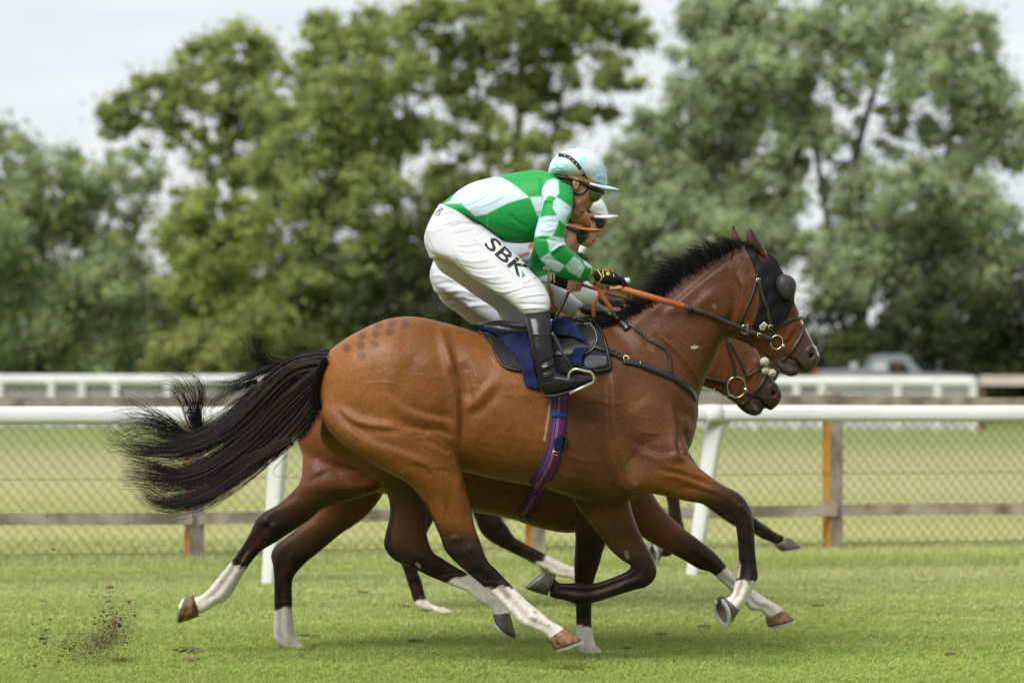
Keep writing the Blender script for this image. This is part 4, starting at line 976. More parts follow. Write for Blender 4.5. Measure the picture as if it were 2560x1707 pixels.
CRS = CR(crest, 12); rg = np.random.default_rng(5)
clump = rg.normal(0, 1, 60)
for i in range(3300):
    u = rg.random() ** .95; k = u * (len(CRS) - 1); a = CRS[int(k)] + rg.normal(0, 2.2, 2); cl_ = clump[int(u * 59)]
    L = (22 + 36 * math.sin(min(1, u * 1.5) * 2.6)) * rg.uniform(.45, 1.2) * (1 + .16 * cl_) * (1 if u < .72 else .8)
    ang = math.radians(-108 - 38 * u + cl_ * 7 + rg.normal(0, 11)) if u < .62 else math.radians(-135 - 75 * (u - .62) / .38 + cl_ * 6 + rg.normal(0, 16))
    bx, by = math.cos(ang), math.sin(ang); cu_ = rg.uniform(.15, .65)
    pth = [(a[0] + rg.uniform(-3, 7), a[1] + rg.uniform(1, 6) + 9 * rg.random() ** 3), (a[0] + bx * L * .3 + 1, a[1] + by * L * .3), (a[0] + bx * L * .68 - L * cu_ * .3, a[1] + by * L * .62), (a[0] + bx * L - L * cu_, a[1] + by * L * (.92 - cu_ * .35))]
    strands(g, pth, 1, D1, 0, 1, (-.085, .05), .0015, 1000 + i, 2.5, pts=7, lenr=(.9, 1))
for i in range(90):
    a = CRS[-1 - rg.integers(0, 30)]
    strands(g, [(a[0] + 20, a[1] + 2), (a[0] - 5, a[1] - 6), (a[0] - 45, a[1] - 14), (a[0] - 80 - 30 * rg.random(), a[1] + rg.uniform(-24, 4))], 1, D1, 1, 6, (-.08, .03), .002, 4000 + i, 4, pts=8)
mk('mane', g.V(), g.f, M_HAIR, H1)
# feather tufts
M_FEATH = mat('cream fetlock hair', (.50, .44, .30), rough=.8)
g = Geo()
for p, q, s in (((1846, 1400), (1832, 1452), 40), ((1300, 1562), (1318, 1574), 30), ((1205, 1500), (1210, 1516), 30)):
    g = Geo(); strands(g, [p, ((p[0] + q[0]) / 2, (p[1] + q[1]) / 2 + 3), q], s, D1, 5, 8, (-.17, -.13) if p[0] != 1205 else (.11, .15), .0012, int(p[0]), 3, pts=6); mk('fetlock_hair', g.V(), g.f, M_FEATH, H1)
# blinker hood with its cup
g = Geo()
hoodp = DD([(1062, 195), (1100, 188), (1150, 205), (1190, 300), (1215, 335), (1250, 345), (1275, 325), (1255, 268), (1330, 330), (1378, 425), (1425, 520), (1468, 600), (1462, 660), (1425, 735), (1390, 800), (1322, 850), (1200, 845), (1140, 832), (1168, 770), (1190, 700), (1200, 600), (1182, 470), (1165, 395), (1120, 280)])
sheet(g, hoodp, B1, D1, .004, .004, 5, mirror=True, sm=3, wob=.006)
hood = mk('blinker_hood', g.V(), g.f, M_HOOD, H1)
B1h = bvh((v1, f1), (g.V(), g.f))
g = Geo(); cup = DD([(1325, 505), (1345, 455), (1385, 438), (1440, 455), (1474, 492), (1479, 540), (1466, 600), (1440, 638), (1405, 640), (1365, 610), (1335, 560)])
cc = np.mean(cup, 0); dep0 = hit(B1h, cc[0] - 8, cc[1], D1 - .06)
cupP = CR(cup + [cup[0]], 4)[:-1]; V = []; rings = [(1.0, .02), (1.0, -.012), (.93, -.034), (.75, -.05), (.45, -.058), (.12, -.06)]
for s, dz in rings:
    for p in cupP: q = cc + (p - cc) * s; V.append(W(q[0], q[1], dep0 - .005 + dz))
n = len(cupP); g.add(V, ringfaces(len(rings), n) + [tuple((len(rings) - 1) * n + j for j in range(n))])
Mq = g.V().copy(); Mq[:, 1] = 2 * D1 - Mq[:, 1]; g.add(Mq, [q[::-1] for q in g.f])
mk2('blinker_cup', g, mat('dark grey moulded cup', (.028, .028, .030), rough=.5, spec=.4), hood)
g = Geo(); sl = DD([(1406, 502), (1424, 504), (1421, 558), (1403, 556)]); g.add([W(x, y, dep0 - .0655) for x, y in sl] + [W(x, y, dep0 - .055) for x, y in sl], [(0, 1, 2, 3), (0, 4, 5, 1), (1, 5, 6, 2), (2, 6, 7, 3), (3, 7, 4, 0)])
mk('cup_slot', g.V(), g.f, mat('brown slot', (.07, .03, .012), rough=.8), hood, smooth=False)
g = Geo(); sheet(g, DD([(1200, 830), (1238, 795), (1268, 822), (1240, 862), (1205, 862)]), B1h, D1, .003, .002, 4, wob=.003); mk('label_patch', g.V(), g.f, mat('crumpled white label', (.5, .5, .48), rough=.7), hood)

# --- second horse
def T2(x, y): return (735 + .945 * (x - 789), HY + .945 * (y - HY) + 90)
_c, _s = math.cos(math.radians(-5.3)), math.sin(math.radians(-5.3))
def TH2(x, y):
    dx, dy = (x - 2049), (y - 888); k = 1.0
    hx, hy = 1954 + k * (dx * _c - dy * _s), 980 + k * (dx * _s + dy * _c)
    bx, by = T2(x, y); t = min(1, max(0, (x - 1480) / 330)); t = t * t * (3 - 2 * t)
    return (bx * (1 - t) + hx * t, by * (1 - t) + hy * t)
LEGS2 = dict(
 nh=[(755, 1100, 990, 1075, .06, -.07, 'r'), (752, 1195, 965, 1205, .1, -.14, 'b'), (722, 1236, 905, 1242, .085, -.14, 'd'), (692, 1262, 815, 1268, .07, -.14, 'd'), (662, 1278, 770, 1302, .056, -.14, 'i'), (641, 1297, 725, 1332, .05, -.14, 'k'), (629, 1322, 686, 1357, .043, -.14, 'k'),
     (612, 1354, 652, 1378, .032, -.14, 'k'), (588, 1389, 628, 1405, .027, -.14, 'k'), (563, 1421, 603, 1443, .028, -.14, 'w'), (542, 1446, 587, 1473, .032, -.14, 'w'), (526, 1466, 566, 1500, .036, -.14, 'w'), (510, 1482, 541, 1511, .031, -.14, 'w'), (494, 1492, 514, 1529, .032, -.14, 'w'), (484, 1490, 500, 1534, .034, -.14, 'w')],
 fh=[(810, 1120, 1000, 1110, .06, .08, 'b'), (800, 1230, 964, 1222, .09, .13, 'b'), (775, 1290, 915, 1290, .075, .13, 'b'), (735, 1326, 850, 1336, .06, .13, 'd'), (692, 1360, 800, 1378, .05, .13, 'i'), (677, 1386, 766, 1405, .047, .13, 'k'), (682, 1413, 738, 1436, .04, .13, 'k'),
     (685, 1452, 731, 1456, .029, .13, 'k'), (685, 1500, 731, 1500, .027, .13, 'k'), (685, 1545, 732, 1536, .028, .13, 'w'), (683, 1577, 736, 1572, .033, .13, 'w'), (687, 1602, 743, 1597, .034, .13, 'w'), (704, 1618, 756, 1611, .031, .13, 'w'), (724, 1624, 764, 1619, .033, .13, 'w')],
 nf=[(1410, 1190, 1570, 1150, .09, -.13, 'c'), (1436, 1245, 1570, 1235, .08, -.14, 'd'), (1433, 1300, 1540, 1300, .07, -.14, 'd'), (1438, 1340, 1520, 1346, .058, -.14, 'i'), (1437, 1372, 1508, 1376, .05, -.14, 'k'), (1435, 1410, 1499, 1410, .046, -.14, 'k'), (1436, 1450, 1485, 1453, .036, -.14, 'k'),
     (1438, 1500, 1480, 1500, .028, -.14, 'k'), (1440, 1548, 1479, 1550, .028, -.14, 'k'), (1440, 1580, 1482, 1580, .034, -.14, 'w'), (1441, 1604, 1486, 1600, .034, -.14, 'w'), (1447, 1622, 1490, 1616, .034, -.14, 'w')],
 ff=[(1480, 1230, 1590, 1150, .08, .11, 'c'), (1545, 1290, 1628, 1225, .07, .12, 'b'), (1601, 1339, 1656, 1268, .06, .12, 'b'), (1654, 1371, 1693, 1307, .052, .12, 'b'), (1708, 1399, 1744, 1346, .046, .12, 'i'), (1745, 1421, 1785, 1379, .044, .12, 'k'), (1776, 1430, 1812, 1408, .04, .12, 'k'), (1800, 1452, 1826, 1427, .03, .12, 'w'),
     (1830, 1478, 1852, 1449, .027, .12, 'w'), (1858, 1504, 1884, 1473, .03, .12, 'w'), (1876, 1524, 1912, 1493, .036, .12, 'w'), (1900, 1526, 1938, 1508, .031, .12, 'w'), (1916, 1542, 1956, 1522, .032, .12, 'w'), (1922, 1548, 1962, 1528, .034, .12, 'w')])
PAL2 = dict(PALB, r=(.20, .068, .030), b=(.155, .054, .022), c=(.11, .042, .019), n=(.13, .048, .024), h=(.145, .052, .026), m=(.055, .036, .028))
S2 = [([TH2(x, y) for x, y in s[0]],) + tuple(s[1:]) for s in S1 if min(q[0] for q in s[0]) > 1840 and max(q[1] for q in s[0]) < 940] + [([(1884, 893), (1892, 925), (1884, 955)], 10, .008), ([(1862, 880), (1868, 930)], 12, -.006), ([(830, 1160), (870, 1200), (930, 1200)], 22, -.010), ([(780, 1150), (800, 1190)], 40, .012), ([(860, 1230), (800, 1262)], 14, -.008),
      ([(1640, 1262), (1690, 1310), (1740, 1350)], 10, -.007), ([(660, 1300), (690, 1320)], 10, .006)]
P2 = [([(1933, 982), (1936, 990)], 7, (.09, .02, .018), .85), ([(1945, 982), (1948, 992)], 5, (.03, .02, .02), .8), ([(1893, 1023), (1884, 1010), (1875, 1000)], 4, (.2, .15, .12), .8), ([(1900, 1000), (1930, 1015)], 24, (.045, .032, .026), .6), ([(800, 1180), (900, 1180)], 40, (.13, .05, .022), .5),
      ([(688, 1410), (690, 1425)], 6, (.3, .26, .2), .8), ([(1704, 1370), (1708, 1378)], 7, (.22, .2, .17), .9), ([(618, 1380), (606, 1400)], 6, (.2, .09, .05), .6)]
H2, v2, f2 = horse(D2, 'second bay racehorse with cream noseband pompoms and white socks, half hidden behind the nearest horse', T2, TH2, LEGS2, PAL2, .0075, S2, P2, relax=RLX)
hoof(H2, ((483, 1486), (497, 1540)), ((468, 1490), (450, 1556)), D2, -.14, .046, .058, M_HOOFB, tilt=.18)
hoof(H2, ((720, 1622), (760, 1614)), ((716, 1632), (782, 1634)), D2, .13, .045, .055, M_HOOFP)
hoof(H2, ((1446, 1616), (1490, 1612)), ((1448, 1632), (1508, 1633)), D2, -.14, .045, .055, M_HOOFP)
hoof(H2, ((1914, 1543), (1958, 1524)), ((1920, 1566), (1986, 1549)), D2, .12, .045, .057, M_HOOFB)
B2 = bvh((v2, f2))
g = Geo()
for i in range(420):
    u = rg.random(); k = u * (len(CRS) - 1); a = np.array(TH2(*CRS[int(k)])) + rg.normal(0, 2, 2); L = rg.uniform(15, 45); ang = math.radians(-115 - 60 * u + rg.normal(0, 16))
    strands(g, [(a[0] + 4, a[1] + 10), (a[0] + math.cos(ang) * L * .5, a[1] + math.sin(ang) * L * .5), (a[0] + math.cos(ang) * L - 8, a[1] + math.sin(ang) * L * .9)], 1, D2, 0, 1, (-.08, .04), .003, 7000 + i, 2, pts=5)
mk('mane', g.V(), g.f, M_HAIR, H2)
g = Geo()
strands(g, [(742, 1030), (700, 1040), (640, 1085), (560, 1120)], 260, D2 + .02, 12, 30, (-.05, .05), .003, 77, 8); mk('tail', g.V(), g.f, M_HAIR, H2)

# --- third horse
def T3(x, y): return (1380 + .798 * (x - 1300), HY + .798 * (y - HY) + 6)
def TH3(x, y):
    t = min(1, max(0, (x - 1450) / 350)); a, b = T3(x, y); return (a - 28 * t, b + 16 * t)
LEGS3 = dict(
 nh=[(985, 1110, 1190, 1110, .1, -.13, 'd'), (1000, 1200, 1130, 1210, .09, -.13, 'd'), (985, 1280, 1090, 1290, .07, -.13, 'i'), (972, 1340, 1062, 1345, .055, -.13, 'k'), (984, 1375, 1050, 1390, .048, -.13, 'k'), (1002, 1408, 1045, 1425, .036, -.13, 'k'), (1016, 1448, 1054, 1450, .03, -.13, 'k'), (1030, 1492, 1064, 1488, .03, -.13, 'k'), (1038, 1512, 1072, 1504, .034, -.13, 'w'), (1056, 1524, 1090, 1514, .032, -.13, 'w'), (1080, 1528, 1106, 1518, .032, -.13, 'w')],
 fh=[(1080, 1090, 1250, 1120, .1, .13, 'd'), (1110, 1170, 1260, 1180, .09, .13, 'd'), (1150, 1232, 1250, 1242, .07, .13, 'd'), (1182, 1284, 1252, 1288, .056, .13, 'i'), (1200, 1328, 1270, 1316, .05, .13, 'k'), (1224, 1352, 1288, 1342, .042, .13, 'k'), (1270, 1377, 1318, 1360, .032, .13, 'k'), (1314, 1398, 1347, 1375, .028, .13, 'k'), (1366, 1427, 1396, 1400, .03, .13, 'w'), (1394, 1440, 1420, 1412, .034, .13, 'w'), (1418, 1444, 1440, 1420, .031, .13, 'w'), (1436, 1450, 1456, 1430, .031, .13, 'w')],
 nf=[(1590, 1120, 1700, 1110, .08, -.13, 'd'), (1640, 1190, 1704, 1190, .06, -.13, 'i'), (1666, 1246, 1699, 1246, .048, -.13, 'k'), (1672, 1300, 1706, 1300, .044, -.13, 'k'), (1680, 1346, 1718, 1340, .044, -.13, 'k'), (1688, 1374, 1716, 1362, .036, -.13, 'k'), (1674, 1390, 1690, 1362, .03, -.13, 'k'), (1660, 1392, 1668, 1358, .032, -.13, 'k'), (1654, 1392, 1660, 1360, .032, -.13, 'k')],
 ff=[(1590, 1120, 1700, 1090, .08, .12, 'd'), (1690, 1212, 1745, 1165, .06, .12, 'i'), (1770, 1270, 1800, 1220, .05, .12, 'k'), (1830, 1312, 1852, 1268, .043, .12, 'k'), (1884, 1334, 1888, 1294, .034, .12, 'k'), (1905, 1347, 1912, 1311, .034, .12, 'k'), (1924, 1353, 1940, 1330, .031, .12, 'k'), (1940, 1362, 1962, 1340, .032, .12, 'k')])
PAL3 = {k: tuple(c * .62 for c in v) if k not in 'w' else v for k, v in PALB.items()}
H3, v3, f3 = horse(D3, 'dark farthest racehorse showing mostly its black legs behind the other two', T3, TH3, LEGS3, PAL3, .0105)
hoof(H3, ((1078, 1525), (1108, 1516)), ((1082, 1532), (1140, 1530)), D3, -.13, .045, .055, M_HOOFP)
hoof(H3, ((1436, 1450), (1458, 1430)), ((1444, 1468), (1486, 1452)), D3, .13, .045, .055, M_HOOFP)
hoof(H3, ((1662, 1360), (1652, 1394)), ((1630, 1356), (1642, 1408)), D3, -.13, .046, .056, M_HOOFD, tilt=-.4)
hoof(H3, ((1936, 1362), (1972, 1342)), ((1952, 1377), (2004, 1368)), D3, .12, .046, .056, M_HOOFD)
B3 = bvh((v3, f3))
g = Geo()
for i in range(260):
    u = rg.random(); k = u * (len(CRS) - 1); a = np.array(TH3(*CRS[int(k)])) + rg.normal(0, 2, 2); L = rg.uniform(12, 34); ang = math.radians(-115 - 60 * u + rg.normal(0, 16))
    strands(g, [(a[0] + 4, a[1] + 8), (a[0] + math.cos(ang) * L * .5, a[1] + math.sin(ang) * L * .5), (a[0] + math.cos(ang) * L - 8, a[1] + math.sin(ang) * L * .9)], 1, D3, 0, 1, (-.08, .04), .003, 8000 + i, 2, pts=5)
mk('mane', g.V(), g.f, M_HAIR, H3)
g = Geo(); strands(g, [(978, 915), (940, 925), (900, 960), (880, 1000)], 160, D3, 10, 22, (-.05, .05), .003, 78, 8); mk('tail', g.V(), g.f, M_HAIR, H3)

# ------------------------------------------------------------------ riders
M_SKIN = mat('skin', attr=True, rough=.5, spec=.35, noise=(120, .06))
M_SILK = mat('racing silk', attr=True, rough=.50, spec=.3, bump=(5.5, .8, (1, 1, .42), 25), ridge=True)
M_BREECH = mat('white breeches cloth', (.62, .63, .665), rough=.6, spec=.3, bump=(6, .8, (1.0, 1, .30), -62), ridge=True)
M_BREECH2 = mat('bluish white breeches', (.58, .61, .68), rough=.6, spec=.3, bump=(6, 1.0, (1, 1, .35), -40), ridge=True)
M_CAPB = mat('pale blue silk cap', (.69, .75, .80), rough=.55, noise=(13, .10), col2=(.41, .64, .76), bump=(9, .8, (1, 1, .5), 20), ridge=True)  # two-tone noise puts lit and shaded wrinkles into the colour
M_CAPO = mat('orange brown cap', (.36, .13, .030), rough=.75, bump=(30, .5))
M_CAPW = mat('white cap cover', (.80, .81, .84), rough=.6, bump=(25, .5))
M_BOOT = mat('glossy black boot leather', (.006, .006, .0065), rough=.22, spec=.45, bump=(10, .6, (1, 1, .6)), ridge=True)
M_SOCK = mat('charcoal sock', (.03, .03, .036), rough=.9)
M_GLOVE = mat('black suede glove', (.012, .011, .013), rough=.85, bump=(90, .5), spec=.2)
M_GOLD = mat('gold embroidery', (.62, .42, .10), rough=.5)
M_GOG = mat('black goggle frame', (.012, .012, .012), rough=.3, spec=.6); M_LENS = mat('smoked goggle lens', (.055, .06, .02), rough=.08, spec=.9, coat=.5)
M_HAIRJ = mat('greying dark hair', (.05, .047, .046), rough=.6, noise=(60, .4)); M_HAIRB = mat('brown hair', (.06, .03, .018), rough=.6)
M_BLKCL = mat('black cloth strap', (.012, .012, .013), rough=.6); M_WTXT = mat('white print', (.75, .75, .74), rough=.6); M_KTXT = mat('black print', (.012, .012, .016), rough=.6)
M_TEAL = mat('teal print', (.06, .35, .32), rough=.6); M_TAN = mat('tan elastic', (.42, .27, .12), rough=.8); M_WPANEL = mat('white print panel', (.66, .66, .66), rough=.5); M_GREYBELT = mat('grey blue belt', (.13, .15, .21), rough=.7)

JT = [(1100, 512, 1178, 545, .125, 0), (1144, 478, 1214, 572, .152, 0), (1180, 457, 1252, 602, .165, 0), (1225, 445, 1302, 609, .175, 0), (1290, 431, 1346, 600, .185, 0), (1345, 426, 1402, 566, .182, 0), (1388, 437, 1428, 530, .14, 0), (1410, 455, 1432, 510, .085, 0)]
ANEAR = [(1346, 440, 1432, 470, .058, -.13), (1350, 478, 1434, 500, .066, -.17), (1354, 515, 1428, 536, .064, -.2), (1346, 548, 1417, 564, .06, -.212), (1337, 584, 1411, 594, .058, -.218), (1335, 614, 1414, 610, .056, -.218), (1349, 647, 1424, 622, .053, -.212), (1378, 676, 1441, 635, .05, -.19), (1402, 693, 1458, 649, .046, -.165), (1432, 701, 1474, 661, .043, -.14), (1458, 704, 1487, 672, .036, -.115), (1466, 704, 1491, 673, .033, -.11)]
AFAR = [(1350, 445, 1425, 480, .058, .13), (1350, 490, 1428, 512, .064, .18), (1348, 540, 1415, 560, .062, .21), (1340, 590, 1408, 602, .058, .215), (1326, 640, 1394, 636, .054, .2), (1314, 684, 1376, 655, .05, .17), (1325, 707, 1355, 671, .044, .13), (1350, 709, 1368, 673, .04, .09), (1378, 710, 1384, 676, .034, .06)]
HIPS = [(1098, 510, 1180, 545, .132, 0), (1072, 556, 1212, 574, .165, 0), (1060, 600, 1222, 606, .168, 0), (1074, 645, 1190, 640, .13, 0)]
THN = [(1063, 575, 1206, 562, .09, -.08), (1076, 628, 1256, 602, .1, -.105), (1128, 655, 1296, 640, .097, -.145), (1178, 692, 1326, 676, .088, -.18), (1224, 722, 1351, 702, .08, -.21), (1262, 746, 1369, 730, .073, -.235), (1290, 768, 1376, 755, .066, -.255), (1308, 785, 1374, 778, .055, -.262)]
THF = [(1066, 590, 1200, 590, .09, .08), (1091, 666, 1236, 640, .098, .12), (1140, 704, 1275, 686, .09, .16), (1192, 742, 1300, 716, .08, .20), (1236, 772, 1322, 742, .074, .235), (1250, 796, 1330, 772, .064, .25), (1254, 816, 1322, 812, .055, .26)]
BOOTN = [(1314, 792, 1378, 798, .046, -.266), (1316, 815, 1380, 818, .05, -.285), (1320, 845, 1383, 848, .049, -.305), (1328, 888, 1387, 892, .042, -.33), (1340, 925, 1391, 920, .038, -.345), (1346, 955, 1402, 938, .038, -.35), (1358, 984, 1400, 946, .034, -.352)]
FOOTN = [(1347, 948, 1364, 990, .030, -.352), (1364, 938, 1384, 989, .037, -.353), (1400, 936, 1410, 982, .041, -.354), (1428, 941, 1438, 973, .043, -.354), (1456, 943, 1460, 962, .040, -.353), (1474, 942, 1476, 954, .028, -.352), (1482, 944, 1482, 949, .012, -.352)]
HEADJ = [(1385, 412, 1500, 400, .07, 0), (1380, 432, 1510, 432, .085, 0), (1388, 458, 1506, 462, .083, 0), (1398, 482, 1500, 486, .076, 0), (1408, 504, 1478, 506, .068, 0), (1414, 522, 1466, 524, .058, 0), (1418, 538, 1458, 538, .048, 0), (1422, 546, 1450, 546, .034, 0)]
NOSE = [(1482, 480, 1496, 482, .014, 0), (1470, 498, 1487, 502, .018, 0), (1460, 514, 1480, 514, .023, 0), (1458, 521, 1477, 521, .020, 0), (1456, 525, 1468, 525, .012, 0)]
LIPS = [(1446, 527, 1466, 528, .026, 0), (1446, 532, 1459, 532, .024, 0), (1444, 536, 1461, 537, .024, 0), (1440, 541, 1453, 541, .02, 0), (1430, 547, 1452, 548, .024, 0)]
NECKJ = [(1370, 440, 1440, 500, .075, 0), (1392, 452, 1432, 508, .062, 0), (1404, 470, 1440, 520, .056, 0)]
EARJ = [(1432, 447, 1447, 449, .008, -.086), (1431, 456, 1450, 458, .013, -.088), (1434, 467, 1448, 468, .012, -.086), (1436, 475, 1444, 476, .008, -.083)]
CAPST = [(1371, 425, 1373, 438, .03, 0), (1379, 402, 1385, 442, .078, 0), (1402, 382, 1406, 446, .105, 0), (1440, 371, 1440, 452, .117, 0), (1474, 376, 1471, 459, .11, 0), (1500, 397, 1496, 464, .085, 0), (1513, 422, 1510, 467, .055, 0), (1518, 446, 1516, 466, .03, 0)]
BRIM = [(1476, 455, 1475, 465, .088, 0), (1496, 460, 1493, 471, .095, 0), (1515, 464, 1511, 478, .085, 0), (1535, 469, 1531, 478, .058, 0), (1547, 473, 1545, 478, .02, 0)]
GOGG = [(1464, 458, 1468, 496, .066, 0), (1480, 456, 1482, 506, .075, 0), (1498, 462, 1496, 502, .062, 0), (1512, 470, 1506, 492, .035, 0)]

def shrink(st, k, kw=None):
    r = []
    for s in st:
        mx_, my_ = (s[0] + s[2]) / 2, (s[1] + s[3]) / 2
        r.append((mx_ + (s[0] - mx_) * k, my_ + (s[1] - my_) * k, mx_ + (s[2] - mx_) * k, my_ + (s[3] - my_) * k, s[4] * (kw or k), s[5]))
    return r
def hand(g, D, T, near, skin, grow=0.0, part='all'):
    """palm, four fingers curling round the rein, thumb from the side of the palm"""
    r = lambda x: x + grow
    if near:
        loft(g, [(1484, 676, 1488, 702, r(.026), -.105), (1502, 676, 1502, 708, r(.034), -.1), (1522, 677, 1521, 713, r(.040), -.095), (1544, 684, 1541, 715, r(.038), -.09), (1550, 692, 1548, 712, r(.03), -.09)], D, None, n=16, T=T)
        for i, (l, s) in enumerate(((-.125, .9), (-.105, 1.0), (-.085, 1.03), (-.064, .95))):
            k = [(1538, 694, l), (1552, 698, l), (1561, 708, l), (1556, 718, l), (1540, 721, l), (1524 + 4 * i, 721, l)]
            if part == 'glove': k = k[:4]
            tubepx(g, k, [r(.0095) * s] * len(k), D, 8, 3, T)
        k = [(1504, 690, -.062), (1520, 684, -.05), (1536, 686, -.05), (1550, 693, -.056)]
        tubepx(g, k if part == 'all' else k[:3], [r(.013), r(.011), r(.010), r(.008)][:4 if part == 'all' else 3], D, 8, 3, T)
    else:
        loft(g, [(1376, 678, 1376, 708, r(.026), .06), (1400, 680, 1398, 718, r(.034), .05), (1424, 684, 1422, 726, r(.038), .045), (1440, 690, 1436, 724, r(.03), .042)], D, None, n=16, T=T)
        for i, s in enumerate((.95, 1.03, 1.0, .85)):
            y = 699 + 8.4 * i; x0 = 1447 - 3 * i
            k = [(1434, y, .06), (x0 + 6, y - 1, .05), (x0 + 10, y, .02), (x0 + 2, y + 2, -.004), (x0 - 14, y + 4, -.008), (x0 - 27 + 2 * i, y + 6, .002)]
            if part == 'glove': k = k[:3]
            tubepx(g, k, [r(.0079) * s] * len(k), D, 8, 3, T)
        k = [(1420, 688, .02), (1436, 693, -.002), (1452, 698, -.006), (1465, 700, .0)]
        tubepx(g, k if part == 'all' else k[:2], [r(.013), r(.0115), r(.0105), r(.0085)][:4 if part == 'all' else 2], D, 8, 3, T)

def jockey(D, label, T, kit):
    TH = kit.get('TH', T)
    sk = kit['skin']
    g = Geo(); P = {'s': sk}
    L = lambda st, **k: loft(g, st, D, P, n=k.pop('n', 24), T=T, **k)
    H = lambda st, **k: loft(g, st, D, P, n=k.pop('n', 24), T=TH, **k)
    H([s + ('s',) for s in HEADJ], e=2.3, n=28); H([s + ('s',) for s in NECKJ]); H([s + ('s',) for s in NOSE], n=14); H([s + ('s',) for s in LIPS], n=14)
    for sg in (1, -1): H([(s[0], s[1], s[2], s[3], s[4], s[5] * sg, 's') for s in EARJ], n=12)
    for st in (JT, ANEAR, AFAR, HIPS, THN, THF): L([s + ('s',) for s in shrink(st, .82)])
    for sg in (1, -1): L([s[:5] + (s[5] * sg, 's') for s in shrink(BOOTN, .7)]); L([s[:5] + (s[5] * sg, 's') for s in shrink(FOOTN, .7)])
    n0 = g.n; hand(g, D, T, True, sk); hand(g, D, T, False, sk)
    C = g.C(); C[:] = np.array(sk)[None]; g.c = [C]
    v, f, cols, lap = remesh(g, .0036 if kit.get('fine') else .008, taubin=2, pre=1); f = np.asarray(f)
    TT = TH or ident
    st = [([TT(1473, 520), TT(1468, 521)], 4, -.008), ([TT(1462, 508), TT(1460, 520), TT(1464, 527)], 5, -.004), ([TT(1440, 510), TT(1452, 512)], 16, .005), ([TT(1432, 530), TT(1444, 538)], 9, .004), ([TT(1463, 532), TT(1450, 533)], 3.5, -.009), ([TT(1452, 507), TT(1455, 525)], 6, -.003), ([TT(1441, 450), TT(1442, 470)], 4, -.006)]
    v = sculpt(v, f, st, ymax=D + .02)
    cols = paint(v, cols, [([TT(1470, 522)], 3.5, (.08, .03, .02), .9), ([TT(1461, 533), TT(1452, 533)], 3, (.10, .035, .03), .9), ([TT(1459, 529), TT(1456, 538)], 5, (.30, .11, .08), .5), ([TT(1430, 520), TT(1440, 540)], 18, tuple(c * .7 for c in sk), .5), ([TT(1441, 462)], 4, (.10, .03, .02), .7),
                            ([TT(1412, 708), TT(1424, 722)], 16, (.36, .15, .10), .5)], ymax=D + .05)
    hip = W(*TT(1130, 600), D); sole = W(*TT(1400, 985), D)
    body = mk('person', v, f, M_SKIN, None, loc=(hip[0], D, sole[2]), cols=np.clip(cols, 0, 1))
    tag(body, label, 'person', 'jockeys crouching over the racehorses')
    vox = .0050 if kit.get('fine') else .008
    # silk jersey
    g = Geo(); loft(g, JT, D, None, n=36, sub=6, e=2.2, T=T)
    for st in (ANEAR, AFAR): loft(g, st, D, None, n=26, sub=6, T=T)
    jv, jf, _, lap = remesh(g, vox, taubin=4, pre=2); jf = np.asarray(jf)
    fold = kit.get('folds', [])
    if fold: jv = sculpt(jv, jf, fold, T=T)
    jc = kit['paint'](jv, np.tile(np.array(kit['jersey'])[None], (len(jv), 1)), normals(jv, jf))
    mk('jersey', jv, jf, M_SILK, body, cols=jc)
    # breeches
    g = Geo(); loft(g, HIPS, D, None, n=32, e=2.4, T=T); loft(g, THN, D, None, n=28, T=T); loft(g, THF, D, None, n=28, T=T)
    bv, bf, _, lap = remesh(g, vox, taubin=4, pre=2); bf = np.asarray(bf)
    if kit.get('bfolds'): bv = sculpt(bv, bf, kit['bfolds'], ymax=D - .03 if kit.get('fine') else 1e9, T=None if not kit.get('fine') else T)
    mk('breeches', bv, bf, kit['breech'], body)
    # boots
    for sg in (1, -1):
        g = Geo(); loft(g, [s[:5] + (s[5] * sg,) for s in BOOTN], D, None, n=24, T=T); loft(g, [s[:5] + (s[5] * sg,) for s in FOOTN], D, None, n=24, e=2.6, T=T)
        qv, qf, _, lap = remesh(g, .006 if kit.get('fine') else .009, taubin=3, pre=1); qf = np.asarray(qf)
        if kit.get('fine'): qv = sculpt(qv, qf, [([(1352, 908), (1376, 900), (1388, 890)], 5, -.004), ([(1350, 922), (1372, 916), (1390, 905)], 5, .005), ([(1352, 932), (1375, 926), (1392, 915)], 4, -.004), ([(1356, 945), (1380, 938)], 4, .003), ([(1350, 958), (1400, 952), (1408, 975)], 3, -.002), ([(1330, 835), (1378, 838)], 2.5, .0025)])
        bt = mk('boot', qv, qf, M_BOOT, body)
        g = Geo(); loft(g, [(1312, 776, 1374, 772, .05, -.262 * sg), (1314, 790, 1376, 790, .048, -.265 * sg), (1315, 802, 1378, 805, .047, -.27 * sg)], D, None, n=24, T=T); mk('sock', g.V(), g.f, M_SOCK, body)
        g = Geo(); loft(g, [(1364, 986, 1368, 996, .033, -.353 * sg), (1390, 984, 1392, 993, .041, -.354 * sg), (1425, 975, 1427, 981, .044, -.354 * sg), (1458, 961, 1460, 966, .041, -.353 * sg), (1480, 949, 1482, 953, .018, -.352 * sg)], D, None, n=20, e=3, T=T); mk('sole', g.V(), g.f, M_BLKCL, bt)
